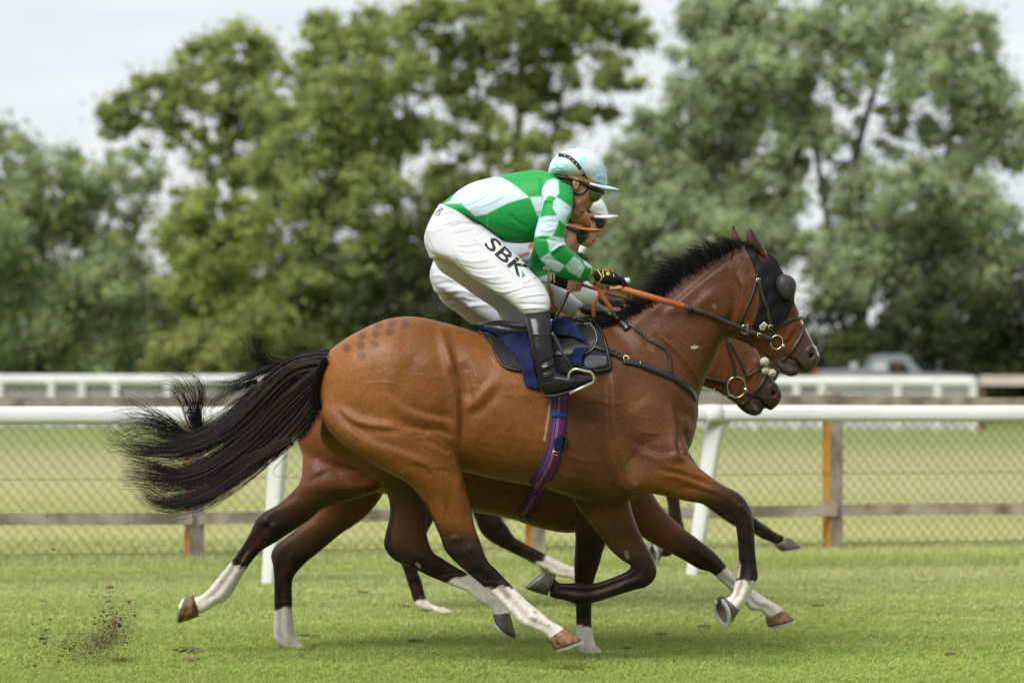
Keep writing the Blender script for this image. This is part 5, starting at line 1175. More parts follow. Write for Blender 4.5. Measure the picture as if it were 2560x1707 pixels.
    # gloves
    for near in (True, False):
        g = Geo(); hand(g, D, T, near, sk, grow=.0028, part='glove'); gv, gf, _, _ = remesh(g, .0045 if kit.get('fine') else .008, taubin=2, pre=1)
        gl = mk('glove', gv, np.asarray(gf), M_GLOVE if kit.get('fine') else M_BLKCL, body)
        if kit.get('fine'):
            GB = bvh((gv, np.asarray(gf))); g = Geo()
            if near:
                strap(g, GB, [(1493, 673), (1500, 684), (1505, 694), (1499, 704), (1494, 707)], 3, .001, .002); mk('cuff_piping', g.V(), g.f, M_GOLD, gl)
                g = Geo(); strap(g, GB, [(1510, 694), (1507, 678), (1512, 675), (1527, 675), (1532, 680), (1535, 693)], 2.2, .0015, .002); mk('patch_border', g.V(), g.f, M_GOLD, gl)
                g = Geo(); a = [(1520 + (7 if i % 2 == 0 else 3.6) * math.sin(i * math.pi / 6), 684 - (7 if i % 2 == 0 else 3.6) * math.cos(i * math.pi / 6)) for i in range(12)]
                sheet(g, a, GB, D, .002, .001, 2, sm=1); mk('emblem', g.V(), g.f, M_GOLD, gl)
            else:
                strap(g, GB, [(1386, 676), (1385, 692), (1386, 708)], 4, .001, .002); mk('cuff_piping', g.V(), g.f, M_GOLD, gl)
    # cap, peak, goggles, straps, hair
    g = Geo(); loft(g, CAPST, D, None, n=32, sub=6, e=2.1, T=TH); cv, cf, _, _ = remesh(g, .006 if kit.get('fine') else .009, taubin=4, pre=3); cf = np.asarray(cf)
    if kit.get('fine'): cv = sculpt(cv, cf, [([(1392, 432), (1420, 434), (1450, 441), (1470, 449)], 5, -.004), ([(1376, 425), (1390, 418), (1410, 420)], 4, .004), ([(1380, 412), (1400, 425)], 4, -.003), ([(1462, 372), (1484, 390), (1500, 415), (1510, 445)], 3, .003), ([(1395, 390), (1388, 415)], 4, .002), ([(1480, 452), (1500, 440), (1516, 448)], 5, .004)])
    cap = mk('cap', cv, cf, kit['cap'], body)
    g = Geo(); loft(g, BRIM, D, None, n=28, sub=6, e=2.6, T=TH); mk('peak', g.V(), g.f, kit['cap'], cap)
    g = Geo(); loft(g, [(1389, 434, 1394, 447, .088, 0), (1420, 440, 1422, 452, .098, 0), (1450, 447, 1452, 464, .1, 0), (1478, 455, 1480, 482, .092, 0), (1508, 463, 1500, 490, .06, 0)], D, None, n=24, T=TH); mk('helmet_rim', g.V(), g.f, M_GOG, cap)
    g = Geo(); loft(g, GOGG, D, None, n=24, sub=6, e=2.8, T=TH); gg = mk('goggles', g.V(), g.f, M_LENS if kit.get('fine') else M_GOG, body)
    CB = bvh((cv, cf)); g = Geo(); strap(g, CB, [(1396, 387), (1418, 391), (1440, 408), (1455, 430), (1466, 452)], 9, .001, .003, T=TH); mk('goggle_strap', g.V(), g.f, M_BLKCL, gg)
    if kit.get('fine'):
        g = Geo(); loft(g, [(1462, 452, 1464, 470, .075, 0), (1478, 455, 1478, 474, .08, 0), (1496, 461, 1494, 482, .072, 0), (1512, 467, 1506, 492, .04, 0)], D, None, n=20, T=T); mk('goggle_frame', g.V(), g.f, M_GOG, gg)
        SB = bvh((v, f)); g = Geo()
        strap(g, SB, [(1424, 446), (1428, 466), (1436, 482), (1450, 485), (1466, 475), (1470, 462)], 5.5, .003, .003); strap(g, SB, [(1430, 476), (1432, 490), (1433, 506), (1435, 520)], 6, .003, .003)
        mk('chin_strap', g.V(), g.f, M_GOG, cap)
        text(CB2 := bvh((cv, cf), (g.V(), g.f)), 'TKO', (1461.5, 450), 62, 7.5, M_WTXT, gg, D, .0085, width=19)
        for q in ((1412, 388.5), (1424, 395), (1433, 402.5), (1441, 411)):
            g = Geo(); sheet(g, [(q[0] + (2.2 if i % 2 == 0 else 1) * math.sin(i * math.pi / 5), q[1] - (2.2 if i % 2 == 0 else 1) * math.cos(i * math.pi / 5)) for i in range(10)], CB, D, .005, .001, 2, sm=0); mk('star_print', g.V(), g.f, M_WTXT, gg)
        g = Geo(); [strap(g, CB, [(1449 + 2.0 * i, 428 + 4 * i), (1456 + 2.0 * i, 424 + 4 * i)], 1.6, .005, .001) for i in range(3)]; mk('stripe_print', g.V(), g.f, M_WTXT, gg)
    g = Geo(); loft(g, shrink([(1384, 432, 1440, 440, .084, 0), (1390, 452, 1436, 460, .083, 0), (1400, 470, 1432, 478, .074, 0)], 1.0), D, None, n=20, T=TH); mk('hair', g.V(), g.f, kit['hair'], body)
    return body, (v, f), (jv, jf), (bv, bf)

def text(b, s, org, ang, size, m, parent, D, off=.002, shear=0.0, width=None, name='printed_lettering'):
    """lettering laid on a surface: centre, angle (degrees clockwise), cap height px"""
    cu = bpy.data.curves.new('t', 'FONT'); cu.body = s; cu.align_x = 'CENTER'; cu.align_y = 'CENTER'; cu.size = 1; cu.shear = shear; cu.offset = .012; cu.resolution_u = 3
    ob = bpy.data.objects.new('t', cu); COL.objects.link(ob); dg = bpy.context.evaluated_depsgraph_get(); dg.update()
    me = bpy.data.meshes.new_from_object(ob.evaluated_get(dg)); bpy.data.objects.remove(ob)
    bm = bmesh.new(); bm.from_mesh(me); bmesh.ops.triangulate(bm, faces=bm.faces)
    for _ in range(3): bmesh.ops.subdivide_edges(bm, edges=[e for e in bm.edges if e.calc_length() > .09], cuts=1); bmesh.ops.triangulate(bm, faces=bm.faces)
    bm.verts.index_update(); co = np.array([q.co[:2] for q in bm.verts]); ff = [[q.index for q in fc.verts] for fc in bm.faces]; bm.free(); bpy.data.meshes.remove(me)
    k = size / (np.ptp(co[:, 1]) or 1); kx = (width / np.ptp(co[:, 0])) if width else k
    a = math.radians(ang); ux, uy = math.cos(a), math.sin(a)
    x = org[0] + co[:, 0] * kx * ux + co[:, 1] * k * uy; y = org[1] + co[:, 0] * kx * uy - co[:, 1] * k * ux
    dep = np.array([hit(b, p, q, np.nan) for p, q in zip(x, y)], float); dep[np.isnan(dep)] = np.nanmean(dep) if not np.isnan(dep).all() else D
    g = Geo(); V = WA(x, y, dep - off)
    g.add(V, ff); return mk(name, g.V(), g.f, m, parent, smooth=False)

JZ = lambda l: [(1040 + a / 3.92, 340 + b / 3.92) for a, b in l]
GRN, LBL = (.010, .31, .060), (.53, .68, .76)
BLUEP = [JZ(p) for p in (
 [(270, 665), (330, 640), (410, 535), (470, 480), (560, 440), (700, 400), (830, 405), (900, 440), (1000, 510), (1060, 560), (1112, 602), (1000, 628), (900, 660), (780, 720), (700, 762), (580, 792), (520, 735), (440, 660)],
 [(1116, 600), (1222, 590), (1240, 690), (1205, 812), (1165, 720)],
 [(1225, 590), (1240, 510), (1290, 440), (1340, 418), (1395, 432), (1402, 560), (1370, 600), (1300, 580), (1255, 640), (1240, 690)],
 [(1380, 600), (1440, 640), (1522, 700), (1512, 750), (1478, 800), (1472, 885), (1400, 815), (1340, 700), (1350, 640)],
 [(1205, 805), (1280, 785), (1390, 780), (1402, 820), (1380, 900), (1335, 985), (1250, 975), (1160, 990), (1160, 940)],
 [(1280, 1005), (1335, 985), (1452, 1000), (1475, 1075), (1400, 1080), (1310, 1140), (1300, 1080)],
 [(1215, 1205), (1310, 1140), (1330, 1180), (1460, 1275), (1400, 1335), (1340, 1320)],
 [(1465, 1275), (1545, 1178), (1600, 1210), (1655, 1290), (1610, 1395), (1500, 1330)],
 [(1640, 1222), (1690, 1225), (1730, 1300), (1690, 1290), (1650, 1260)],
 [(1090, 1340), (1160, 1400), (1350, 1340), (1350, 1480), (1200, 1480)], [(850, 1050), (1075, 1035), (1060, 1150), (960, 1160)])]
def paint1(v, c, n):
    px, py = PXY(v); L = np.array(LBL)
    # the quartered harlequin pattern of the silks: light blue patches on green, the same on the other side
    for i, p in enumerate(BLUEP):
        q = np.vstack([p, p[:1]]); sd = dist_poly(px, py, q); k = np.clip(.5 + np.where(inpoly(px, py, p), sd, -sd) / 3.2, 0, 1)
        if i < 8: ok = np.ones(len(v), bool)
        elif i < 9: ok = v[:, 1] < D1 - .02
        else: ok = v[:, 1] > D1
        k = (k * ok)[:, None]; c = c * (1 - k) + L * k
    return c
WFOLD = [(JZ([(480, 700), (620, 640), (760, 560)]), 4, -.003), (JZ([(600, 700), (760, 640), (900, 560)]), 4, .003), (JZ([(700, 560), (860, 520), (1000, 560)]), 5, -.003), (JZ([(500, 560), (650, 500), (800, 470)]), 6, .003),
         (JZ([(700, 800), (720, 860), (690, 900)]), 5, .006), (JZ([(760, 850), (900, 930), (1100, 980)]), 9, -.006), (JZ([(900, 760), (1000, 850), (1120, 900)]), 9, -.005), (JZ([(1230, 560), (1235, 700), (1205, 820)]), 5, -.008),
         (JZ([(1240, 640), (1330, 640), (1370, 700)]), 5, .005), (JZ([(1210, 860), (1300, 840), (1390, 850)]), 4, -.004), (JZ([(1200, 900), (1290, 930), (1380, 900)]), 5, .004), (JZ([(1170, 1010), (1260, 1010), (1400, 1040)]), 5, -.005), (JZ([(1320, 1150), (1420, 1070), (1480, 1070)]), 5, .007),
         (JZ([(1260, 1200), (1360, 1220), (1450, 1260)]), 5, -.004), (JZ([(1500, 1250), (1530, 1340), (1500, 1390)]), 4, -.004), (JZ([(1600, 1290), (1640, 1350)]), 4, .004), (JZ([(1330, 600), (1440, 700), (1510, 740)]), 4, -.003), (JZ([(300, 640), (400, 640), (520, 720)]), 5, -.006), (JZ([(420, 640), (540, 740)]), 4, .004)]
BFOLD = [(JZ([(240, 770), (380, 730), (520, 760)]), 5, .004), (JZ([(190, 950), (330, 900), (480, 850)]), 4, -.003), (JZ([(250, 870), (400, 830), (560, 850)]), 4, .003), (JZ([(360, 960), (500, 940), (600, 900)]), 4, -.003), (JZ([(380, 1060), (500, 1070), (640, 1040)]), 5, .004),
         (JZ([(400, 1130), (520, 1150), (680, 1130)]), 4, -.004), (JZ([(420, 1200), (560, 1230), (740, 1210)]), 5, .004), (JZ([(450, 1270), (600, 1310), (800, 1290)]), 4, -.004), (JZ([(520, 1340), (680, 1390), (880, 1370)]), 5, .004), (JZ([(600, 1410), (760, 1460), (960, 1440)]), 4, -.004), (JZ([(700, 1480), (860, 1530), (1060, 1490)]), 5, .004), (JZ([(110, 970), (160, 1130), (300, 1240), (420, 1300)]), 6, -.006), (JZ([(360, 1100), (400, 1230), (520, 1370)]), 5, -.004),
         ([(1290, 745), (1330, 738), (1368, 735)], 4, .005), ([(1290, 760), (1335, 760), (1372, 762)], 5, -.005), ([(1300, 772), (1340, 770), (1374, 772)], 4, .005), ([(1262, 735), (1310, 722), (1350, 715)], 4, -.004)]
J1, j1v, j1j, j1b = jockey(D1, 'jockey in green and light blue silks with pale blue cap crouching over the nearest horse', None,
    dict(fine=True, skin=(.44, .225, .14), jersey=GRN, paint=paint1, breech=M_BREECH, cap=M_CAPB, hair=M_HAIRJ, folds=WFOLD, bfolds=BFOLD))
BJB = bvh(j1b)
g = Geo(); sheet(g, JZ([(690, 940), (1178, 1395), (1075, 1462), (560, 1012)]), BJB, D1, .0012, .0016, 5, sm=2); pnl = mk('print_panel', g.V(), g.f, M_WPANEL, J1)
PB = bvh(j1b, (g.V(), g.f))
text(PB, 'SBK', JZ([(872, 1178)])[0], 41.5, 34, M_KTXT, pnl, D1, .0035, shear=.10, width=122)
g = Geo(); sheet(g, JZ([(1035, 1310), (1070, 1362), (1035, 1390)]), PB, D1, .001, .001, 3, sm=0); mk('teal_mark', g.V(), g.f, M_TEAL, pnl)
text(BJB, 'ON', JZ([(228, 742)])[0], -52, 11, M_KTXT, J1, D1, .003)
g = Geo(); strap(g, BJB, JZ([(505, 735), (560, 790), (620, 860)]), 14, .002, .004); mk('belt', g.V(), g.f, M_GREYBELT, J1)
g = Geo(); strap(g, bvh(j1j), JZ([(1725, 1290), (1722, 1350), (1690, 1402)]), 5, .001, .003); mk('wrist_band', g.V(), g.f, M_TAN, J1)
g = Geo(); strap(g, bvh(j1j), JZ([(1302, 1325), (1300, 1390), (1300, 1455)]), 7, .001, .003); mk('wrist_band', g.V(), g.f, M_TAN, J1)

def TJ2(x, y): return (1073 + .887 * (x - 1059), 575 + .91 * (y - 474))
def TJ3(x, y): return (1545 + .80 * (x - 1547), 540 + .96 * (y - 474))
def headT(bx, by, k, deg, dy=0):
    c, s = math.cos(math.radians(deg)), math.sin(math.radians(deg))
    def f(x, y):
        u, w = k * (x - 1547), k * (y - 474); return (bx + u * c + w * s, by - u * s + w * c + dy)
    return f
ORG = (.42, .17, .035)
def paint2(v, c, n):
    return paint(v, c, [([TJ2(*p) for p in q], 9, ORG, 1.0) for q in ([(1300, 620), (1330, 590), (1350, 560)], [(1345, 520), (1365, 480)], [(1340, 610), (1370, 650), (1385, 680)], [(1395, 690), (1420, 700), (1440, 705)])] +
                 [([JZ([(1000, 1185)])[0], JZ([(1110, 1150)])[0]], 7, ORG, 1), ([JZ([(1130, 1090)])[0], JZ([(1170, 1030)])[0]], 7, ORG, 1), ([JZ([(1220, 1210)])[0], JZ([(1270, 1300)])[0]], 6, ORG, 1), ([JZ([(1295, 1460)])[0], JZ([(1330, 1560)])[0]], 8, ORG, 1), ([(1378, 745), (1384, 765), (1405, 790), (1416, 800)], 7, ORG, 1), ([JZ([(1040, 1230)])[0], JZ([(1110, 1240)])[0]], 9, (.20, .22, .34), .9)])
BF2 = [([(1075 + 8 * k, 690 + 22 * k), (1110 + 24 * k, 690 + 18 * k), (1150 + 26 * k, 715 + 14 * k)], 7, .006 * (-1) ** k) for k in range(5)] + [([(1100, 668 + 3 * k), (1140 + 10 * k, 680 + 14 * k), (1190, 700 + 16 * k)], 6, -.005 * (-1) ** k) for k in range(4)] + [([(1090, 720), (1130, 740), (1190, 748)], 6, .006), ([(1110, 735), (1160, 752), (1230, 755)], 6, -.006)]
J2, j2v, j2j, j2b = jockey(D2, 'jockey with orange brown cap and dark goggles in lilac white silks crossed by orange stripes', TJ2,
    dict(TH=headT(1506, 575, .90, 7),skin=(.50, .27, .19), jersey=(.56, .58, .70), paint=paint2, breech=M_BREECH2, cap=M_CAPO, hair=M_HAIRB, bfolds=BF2))
J3, j3v, j3j, j3b = jockey(D3, 'farthest jockey in a white cap and white silks, head just showing past the others', TJ3,
    dict(TH=headT(1545, 540, .80, 13),skin=(.50, .28, .21), jersey=(.76, .76, .80), paint=lambda v, c, n: c, breech=M_BREECH2, cap=M_CAPW, hair=M_HAIRB))

# whips
def whip(pts, r, D, label, cap=None, root_at=0):
    g = Geo(); P = [W(x, y, D + l) for x, y, l in pts]; tube3(g, P, r, 10, 3)
    L = np.array(P[root_at]); o = mk('riding_whip', g.V(), g.f, M_LEATH, None, loc=tuple(L)); tag(o, label, 'whip', 'jockeys riding whips')
    if cap:
        g = Geo(); tube3(g, [W(x, y, D + l) for x, y, l in cap[0]], cap[1], 10, 2); mk('grip_cap', g.V(), g.f, cap[2], o)
    return o
whip([(1452, 668, .0), (1432, 705, .015), (1421, 730, .01), (1405, 764, .0), (1391, 793, -.01), (1370, 838, -.03)], [.006, .008, .0085, .0085, .0075, .006], D1, 'black whip pointing down from the far hand of the green silked jockey')
whip([(1440, 668, -.1), (1446, 650, -.1), (1452, 634, -.1), (1456, 624, -.1)], [.007, .009, .011, .012], D2, 'whip with a white topped grip held upright by the orange capped jockey', ([(1452, 634, -.1), (1456, 624, -.1), (1459, 617, -.1)], [.017, .019, .020], M_WTXT))
whip([(1572, 755, -.05), (1571, 730, -.05), (1569, 712, -.05), (1568, 706, -.05)], .011, D3, 'thin whip with a white knob standing up above the mane of the nearest horse', ([(1568, 707, -.05), (1568, 700, -.05), (1568, 695, -.05)], [.016, .018, .013], M_WTXT))

# ------------------------------------------------------------------ saddlery of the front horse
K2 = lambda l: [(1140 + a / 3.672, 700 + b / 3.672) for a, b in l]
saddle = tag(empty('racing_saddle', (W(1360, 840, D1)[0], D1, W(1360, 840, D1)[2])), 'small black racing saddle over a navy cloth with striped girth on the nearest horse', 'saddle')
g = Geo(); padp = K2([(125, 398), (380, 430), (620, 430), (900, 395), (1060, 365), (1190, 362), (1310, 405), (1362, 500), (1402, 640), (1432, 790), (1392, 832), (1270, 848), (1120, 850), (900, 900), (740, 880), (600, 842), (500, 830), (440, 800), (370, 720), (310, 570), (200, 460)])
sheet(g, padp, B1, D1, .007, .014, 7, mirror=True, sm=8, dflt=D1); pad = mk2('saddle_pad', g, M_PAD, saddle); BP = bvh((v1, f1), (g.V(), g.f))
g = Geo(); strap(g, BP, K2([(1180, 368), (1300, 410), (1352, 500), (1392, 640), (1420, 785), (1385, 822), (1270, 838)]), 5, .001, .006)
strap(g, BP, K2([(205, 462), (316, 575), (378, 715), (448, 795), (600, 835)]), 5, .001, .006); mk('pad_binding', g.V(), g.f, M_LEATH, pad)
g = Geo(); sheet(g, K2([(1170, 715), (1215, 688), (1385, 700), (1392, 770), (1355, 800), (1215, 815), (1185, 800)]), BP, D1, .001, .004, 5, mirror=True); mk2('pad_patch', g, mat('slate grey vinyl', (.055, .065, .075), rough=.4), pad)
g = Geo(); loft(g, [(1200, 806, 1205, 830, .05, 0), (1250, 800, 1255, 850, .11, 0), (1310, 806, 1312, 850, .12, 0), (1390, 800, 1392, 845, .11, 0), (1440, 793, 1446, 835, .09, 0), (1482, 796, 1486, 820, .05, 0)], D1, None, n=24); mk('seat', g.V(), g.f, M_LEATH, saddle)
g = Geo(); sheet(g, K2([(900, 450), (1000, 420), (1110, 400), (1200, 372), (1250, 400), (1290, 470), (1302, 560), (1250, 650), (1160, 690), (1060, 700), (980, 712), (905, 690)]), BP, D1, .002, .010, 6, mirror=True, sm=8); fl = mk2('saddle_flap', g, M_LEATH, saddle); BP2 = bvh((v1, f1), (g.V(), g.f))
g = Geo(); strap(g, BP2, K2([(1225, 390), (1280, 470), (1290, 560), (1240, 645), (1150, 685)]), 2, .001, .002); mk('flap_stitching', g.V(), g.f, mat('grey stitching', (.2, .2, .2)), fl)
# number cloth
g = Geo()
sheet(g, K2([(98, 424), (200, 432), (350, 432), (500, 445), (640, 468), (680, 600), (720, 820), (772, 1022), (700, 1000), (632, 962), (618, 900), (608, 840), (585, 770), (560, 715), (510, 650), (455, 610), (430, 555), (395, 515), (340, 480), (240, 450)]), BP, D1, .006, .005, 6, mirror=True, sm=8, wob=.014)
clothA = (g.V().copy(), list(g.f)); mk2('number_cloth', g, M_NAVY, saddle)
g = Geo(); sheet(g, K2([(875, 372), (950, 345), (1050, 378), (1110, 430), (1150, 505), (1218, 562), (1150, 545), (1080, 522), (1000, 515), (930, 500), (890, 470)]), BP2, D1, .014, .012, 5, sm=6, wob=.018)
sheet(g, K2([(1090, 620), (1222, 612), (1190, 660), (1155, 720), (1165, 790), (1225, 832), (1150, 820), (1070, 770), (1030, 690), (1060, 670)]), BP2, D1, .012, .010, 5, sm=6, wob=.018); mk('cloth_fold', g.V(), g.f, M_NAVY, saddle)
# girth, striped along its length
mg = bpy.data.materials.new('striped girth webbing'); mg.use_nodes = True; tt = mg.node_tree; pb = tt.nodes['Principled BSDF']; pb.inputs['Roughness'].default_value = .8
uvn = tt.nodes.new('ShaderNodeUVMap'); sx = tt.nodes.new('ShaderNodeSeparateXYZ'); tt.links.new(uvn.outputs[0], sx.inputs[0]); rp = tt.nodes.new('ShaderNodeValToRGB'); rp.color_ramp.interpolation = 'CONSTANT'
BLU, CRI, GYB = (.008, .018, .15, 1), (.27, .008, .05, 1), (.18, .22, .32, 1)
st_ = [(0, BLU), (.13, CRI), (.25, BLU), (.34, CRI), (.43, BLU), (.5, GYB), (.545, CRI), (.60, GYB), (.64, BLU), (.74, CRI), (.84, BLU)]
rp.color_ramp.elements[0].position = 0; rp.color_ramp.elements[0].color = st_[0][1]; rp.color_ramp.elements[1].position = st_[1][0]; rp.color_ramp.elements[1].color = st_[1][1]
for p_, c_ in st_[2:]: e_ = rp.color_ramp.elements.new(p_); e_.color = c_
tt.links.new(sx.outputs[0], rp.inputs[0]); tt.links.new(rp.outputs[0], pb.inputs['Base Color'])
g = Geo(); uvs = []; strap(g, B1, [(1378, 880), (1390, 900), (1400, 935), (1400, 1000), (1397, 1054), (1388, 1120), (1374, 1165), (1352, 1205), (1338, 1221)], 37, .003, .006, D1, uvs=uvs, widths=[32, 36, 38, 39, 38, 37, 40, 42, 40])
gv0 = g.V(); M_ = gv0.copy(); M_[:, 1] = 2 * D1 - M_[:, 1]; g.add(M_, [q[::-1] for q in g.f]); gir = mk2('girth', g, mg, saddle, uv=uvs + uvs); BG = bvh((v1, f1), (gv0, [q for q in g.f if max(q) < len(gv0)]))
g = Geo(); strap(g, BG, [(1379, 1036), (1397, 1038), (1417, 1037)], 11, .001, .003); mk('girth_keeper', g.V(), g.f, mat('royal blue webbing', (.01, .045, .38), rough=.7), gir)
g = Geo(); sheet(g, K2([(905, 1460), (930, 1435), (965, 1440), (985, 1470), (985, 1510), (960, 1545), (920, 1560), (895, 1530)]), BG, D1, .003, .012, 4, sm=2); mk('buckle_guard', g.V(), g.f, M_NAVY, gir)
g = Geo(); tube3(g, [W(x, y, hit(BG, x, y, D1 - .3) - .012) for x, y in K2([(955, 1405), (990, 1425), (1010, 1460), (1010, 1510), (985, 1550)])], [.003, .006, .008, .007, .005], 8, 4); mk('girth_strap_end', g.V(), g.f, M_LEATH, gir)
g = Geo(); lw = [W(x, y, D1 - .375) for x, y in ((1384, 1124), (1398, 1126), (1394, 1138), (1382, 1136), (1384, 1124))]; tube3(g, [W(x, y, hit(BG, x, y, D1 - .28) - .01) for x, y in ((1383, 1127), (1396, 1130), (1394, 1138), (1381, 1135), (1383, 1127))], .0022, 6); mk('girth_buckle', g.V(), g.f, M_BRASS, gir)
# stirrup
sd_ = -.352
g = Geo(); ribbon(g, [(x, y, l) for (x, y), l in zip(K2([(880, 480), (930, 570), (985, 680), (1030, 760), (1070, 822)]), (-.335, -.345, -.36, -.365, -.36))], 9, .006, D1); sleath = mk('stirrup_leather', g.V(), g.f, M_LEATH, saddle)
def iron(sg):
    g = Geo(); P = K2([(1040, 1010), (1035, 880), (1062, 832), (1108, 818), (1180, 835), (1238, 848), (1268, 895), (1262, 925)])
    tube3(g, [W(x, y, D1 + sg * (sd_ - .055 * (.4 + .6 * math.sin(i / 7 * 3.14)))) for i, (x, y) in enumerate(P)], [.005, .006, .006, .006, .006, .006, .007, .006], 8, 5)
    q = K2([(1040, 1030), (1262, 925)]); a, b = W(*q[0], D1 + sg * sd_), W(*q[1], D1 + sg * sd_); w_ = np.array([0, .05, 0]); h_ = np.array([0, 0, .012])
    g.add([a - w_, b - w_, b + w_, a + w_, a - w_ - h_, b - w_ - h_, b + w_ - h_, a + w_ - h_], [(0, 1, 2, 3), (7, 6, 5, 4), (0, 4, 5, 1), (1, 5, 6, 2), (2, 6, 7, 3), (3, 7, 4, 0)])
    return mk('stirrup_iron', g.V(), g.f, mat('pale metal stirrup', (.70, .68, .55), rough=.3, metal=.85), saddle)
iron(1); iron(-1)
# breast girth and neck strap
bp = tag(empty('breast_girth', tuple(W(1640, 930, D1))), 'black leather breast girth strap with neck strap round the chest of the nearest horse', 'harness')
g = Geo(); strap(g, BP, K2([(1130, 582), (1250, 602), (1400, 650), (1545, 712)]), 9, .004, .004, widths=[9, 10, 12, 13]); mk('tab_strap', g.V(), g.f, M_LEATH, bp)
g = Geo(); strap(g, B1, K2([(1535, 745), (1680, 770), (1850, 835), (1980, 890), (2080, 950), (2150, 1005), (2190, 1060), (2216, 1110)]), 15, .003, .005, widths=[12, 15, 16, 16, 15, 14, 12, 9]); q = g.V().copy(); q[:, 1] = 2 * D1 - q[:, 1]; g.add(q, [t[::-1] for t in g.f]); mk2('chest_strap', g, M_LEATH, bp)
g = Geo(); strap(g, B1, K2([(1420, 345), (1500, 362), (1590, 400), (1680, 470), (1760, 540), (1850, 590), (1925, 640), (1955, 690), (1972, 780), (1975, 905)]), 7, .003, .004); mk('neck_strap', g.V(), g.f, M_LEATH, bp)
g = Geo(); strap(g, B1, K2([(1505, 372), (1545, 405), (1572, 445)]), 19, .004, .012); mk('strap_knot', g.V(), g.f, M_LEATH, bp)
for (x0, y0), (x1_, y1_) in ((K2([(1540, 690)])[0], K2([(1580, 740)])[0]), (K2([(1580, 700)])[0], K2([(1595, 735)])[0]), (K2([(1690, 740)])[0], K2([(1696, 775)])[0])):
    g = Geo(); cx_, cy_ = (x0 + x1_) / 2, (y0 + y1_) / 2; P = [(x0, y0), (x1_, y0 + 3), (x1_, y1_), (x0, y1_ - 2), (x0, y0)] if x1_ - x0 > 6 else [(x0, y0), (x1_, y1_)]
    tube3(g, [W(x, y, hit(B1, x, y, D1 - .25) - .011) for x, y in P], .0024, 6); mk('buckle', g.V(), g.f, M_BRASS, bp)

# bridle and reins of the front horse
br = tag(empty('bridle', tuple(W(1930, 790, D1))), 'black bridle with steel ring bit and orange gripped reins on the nearest horse', 'bridle')
def bstrap(b, pts, w, name, m=M_BRLEATH, par=br, off=.002, th=.004, D=D1, mirror=True, T=None):
    g = Geo(); strap(g, b, pts, w, off, th, D, T=T)
    if mirror: q = g.V().copy(); q[:, 1] = 2 * D - q[:, 1]; g.add(q, [t[::-1] for t in g.f]); return mk2(name, g, m, par)
    return mk(name, g.V(), g.f, m, par)
bstrap(B1h, DD([(1182, 435), (1170, 530), (1140, 620), (1095, 720), (1060, 805)]), 6, 'throat_lash')
bstrap(B1h, DD([(1195, 470), (1215, 560), (1245, 650), (1268, 720), (1280, 790), (1300, 860), (1315, 910)]), 8, 'cheek_strap')
bstrap(B1h, DD([(1312, 862), (1345, 838), (1385, 812), (1440, 785), (1500, 770), (1520, 772)]), 7, 'noseband')
bstrap(B1h, DD([(1538, 815), (1535, 860), (1510, 920), (1468, 985), (1420, 1050), (1370, 1095)]), 8, 'drop_noseband')
bstrap(B1h, DD([(985, 905), (1050, 912), (1110, 935), (1160, 985)]), 6, 'chin_strap')
def rng_(x, y, r, rt, D, lat, name, par, m=M_STEEL, sq=1.0, ang=0.0):
    g = Geo(); P = []
    for i in range(33):
        a = 2 * math.pi * i / 32; dx, dy = r * sq * math.cos(a), r * math.sin(a); P.append(W(x + dx * math.cos(ang) - dy * math.sin(ang), y + dx * math.sin(ang) + dy * math.cos(ang), D + lat))
    tube3(g, P, rt, 8); return mk(name, g.V(), g.f, m, par)
cx_, cy_ = DD([(1332, 952)])[0]; lt = hit(B1h, cx_, cy_, D1 - .06) - D1 - .012
rng_(cx_, cy_, 17.5, .0032, D1, lt, 'bit_ring', br, sq=.86, ang=.2)
rng_(cx_, cy_, 17.5, .0032, D1, -lt, 'bit_ring', br, sq=.86, ang=.2)
x_, y_ = DD([(1380, 978)])[0]; bm_ = bmesh.new(); bmesh.ops.create_uvsphere(bm_, u_segments=14, v_segments=10, radius=.0105); sv = np.array([q.co for q in bm_.verts]); sf = [[q.index for q in fc.verts] for fc in bm_.faces]; bm_.free()
mk('bit_boss', sv + W(x_, y_, D1 + lt - .004), sf, M_STEEL, br)
x_, y_ = DD([(1088, 855)])[0]; l2 = hit(B1h, x_, y_, D1 - .08) - D1 - .012; rng_(x_, y_, 10.5, .0026, D1, l2, 'martingale_ring', br, sq=.75)
g = Geo(); q = DD([(1116, 808), (1114, 908)]); ribbon(g, [(q[0][0], q[0][1], l2 - .005), (q[1][0], q[1][1], l2 - .005)], 7, .006, D1, 2); mk('rein_stop', g.V(), g.f, mat('brown rubber', (.09, .055, .035), rough=.7), br)
def ld(px, py, d0): return hit(B1h, px, py, D1 + d0) - D1
hn = -.118
R1 = K2([(1490, 75), (1700, 130), (1900, 188), (2120, 252)])
l_end = hit(B1h, R1[-1][0], R1[-1][1], D1 - .1) - D1 - .02
g = Geo(); ribbon(g, [(R1[0][0] - 12, R1[0][1] - 3, hn + .02), (R1[0][0], R1[0][1], hn), (R1[1][0], R1[1][1], -.155), (R1[2][0], R1[2][1], -.16), (R1[3][0], R1[3][1], min(l_end, -.13))], 15.5, .006, D1); mk('rein_grip', g.V(), g.f, M_ORANGE, br)
R2 = DD([(655, 690), (800, 735), (920, 785), (1020, 826), (1085, 855), (1160, 880), (1230, 905), (1305, 935)])
g = Geo(); ribbon(g, [(x, y, min(hit(B1h, x, y, D1 - .1) - D1 - .016, -.09)) for x, y in R2], 11, .005, D1); mk('rein', g.V(), g.f, M_BRLEATH, br)
g = Geo(); ribbon(g, [(R2[0][0] - 2, R2[0][1], min(l_end, -.13) - .002), (R2[0][0] + 12, R2[0][1] + 5, min(l_end, -.13) - .002)], 15, .008, D1); mk('rein_join', g.V(), g.f, M_BRLEATH, br)
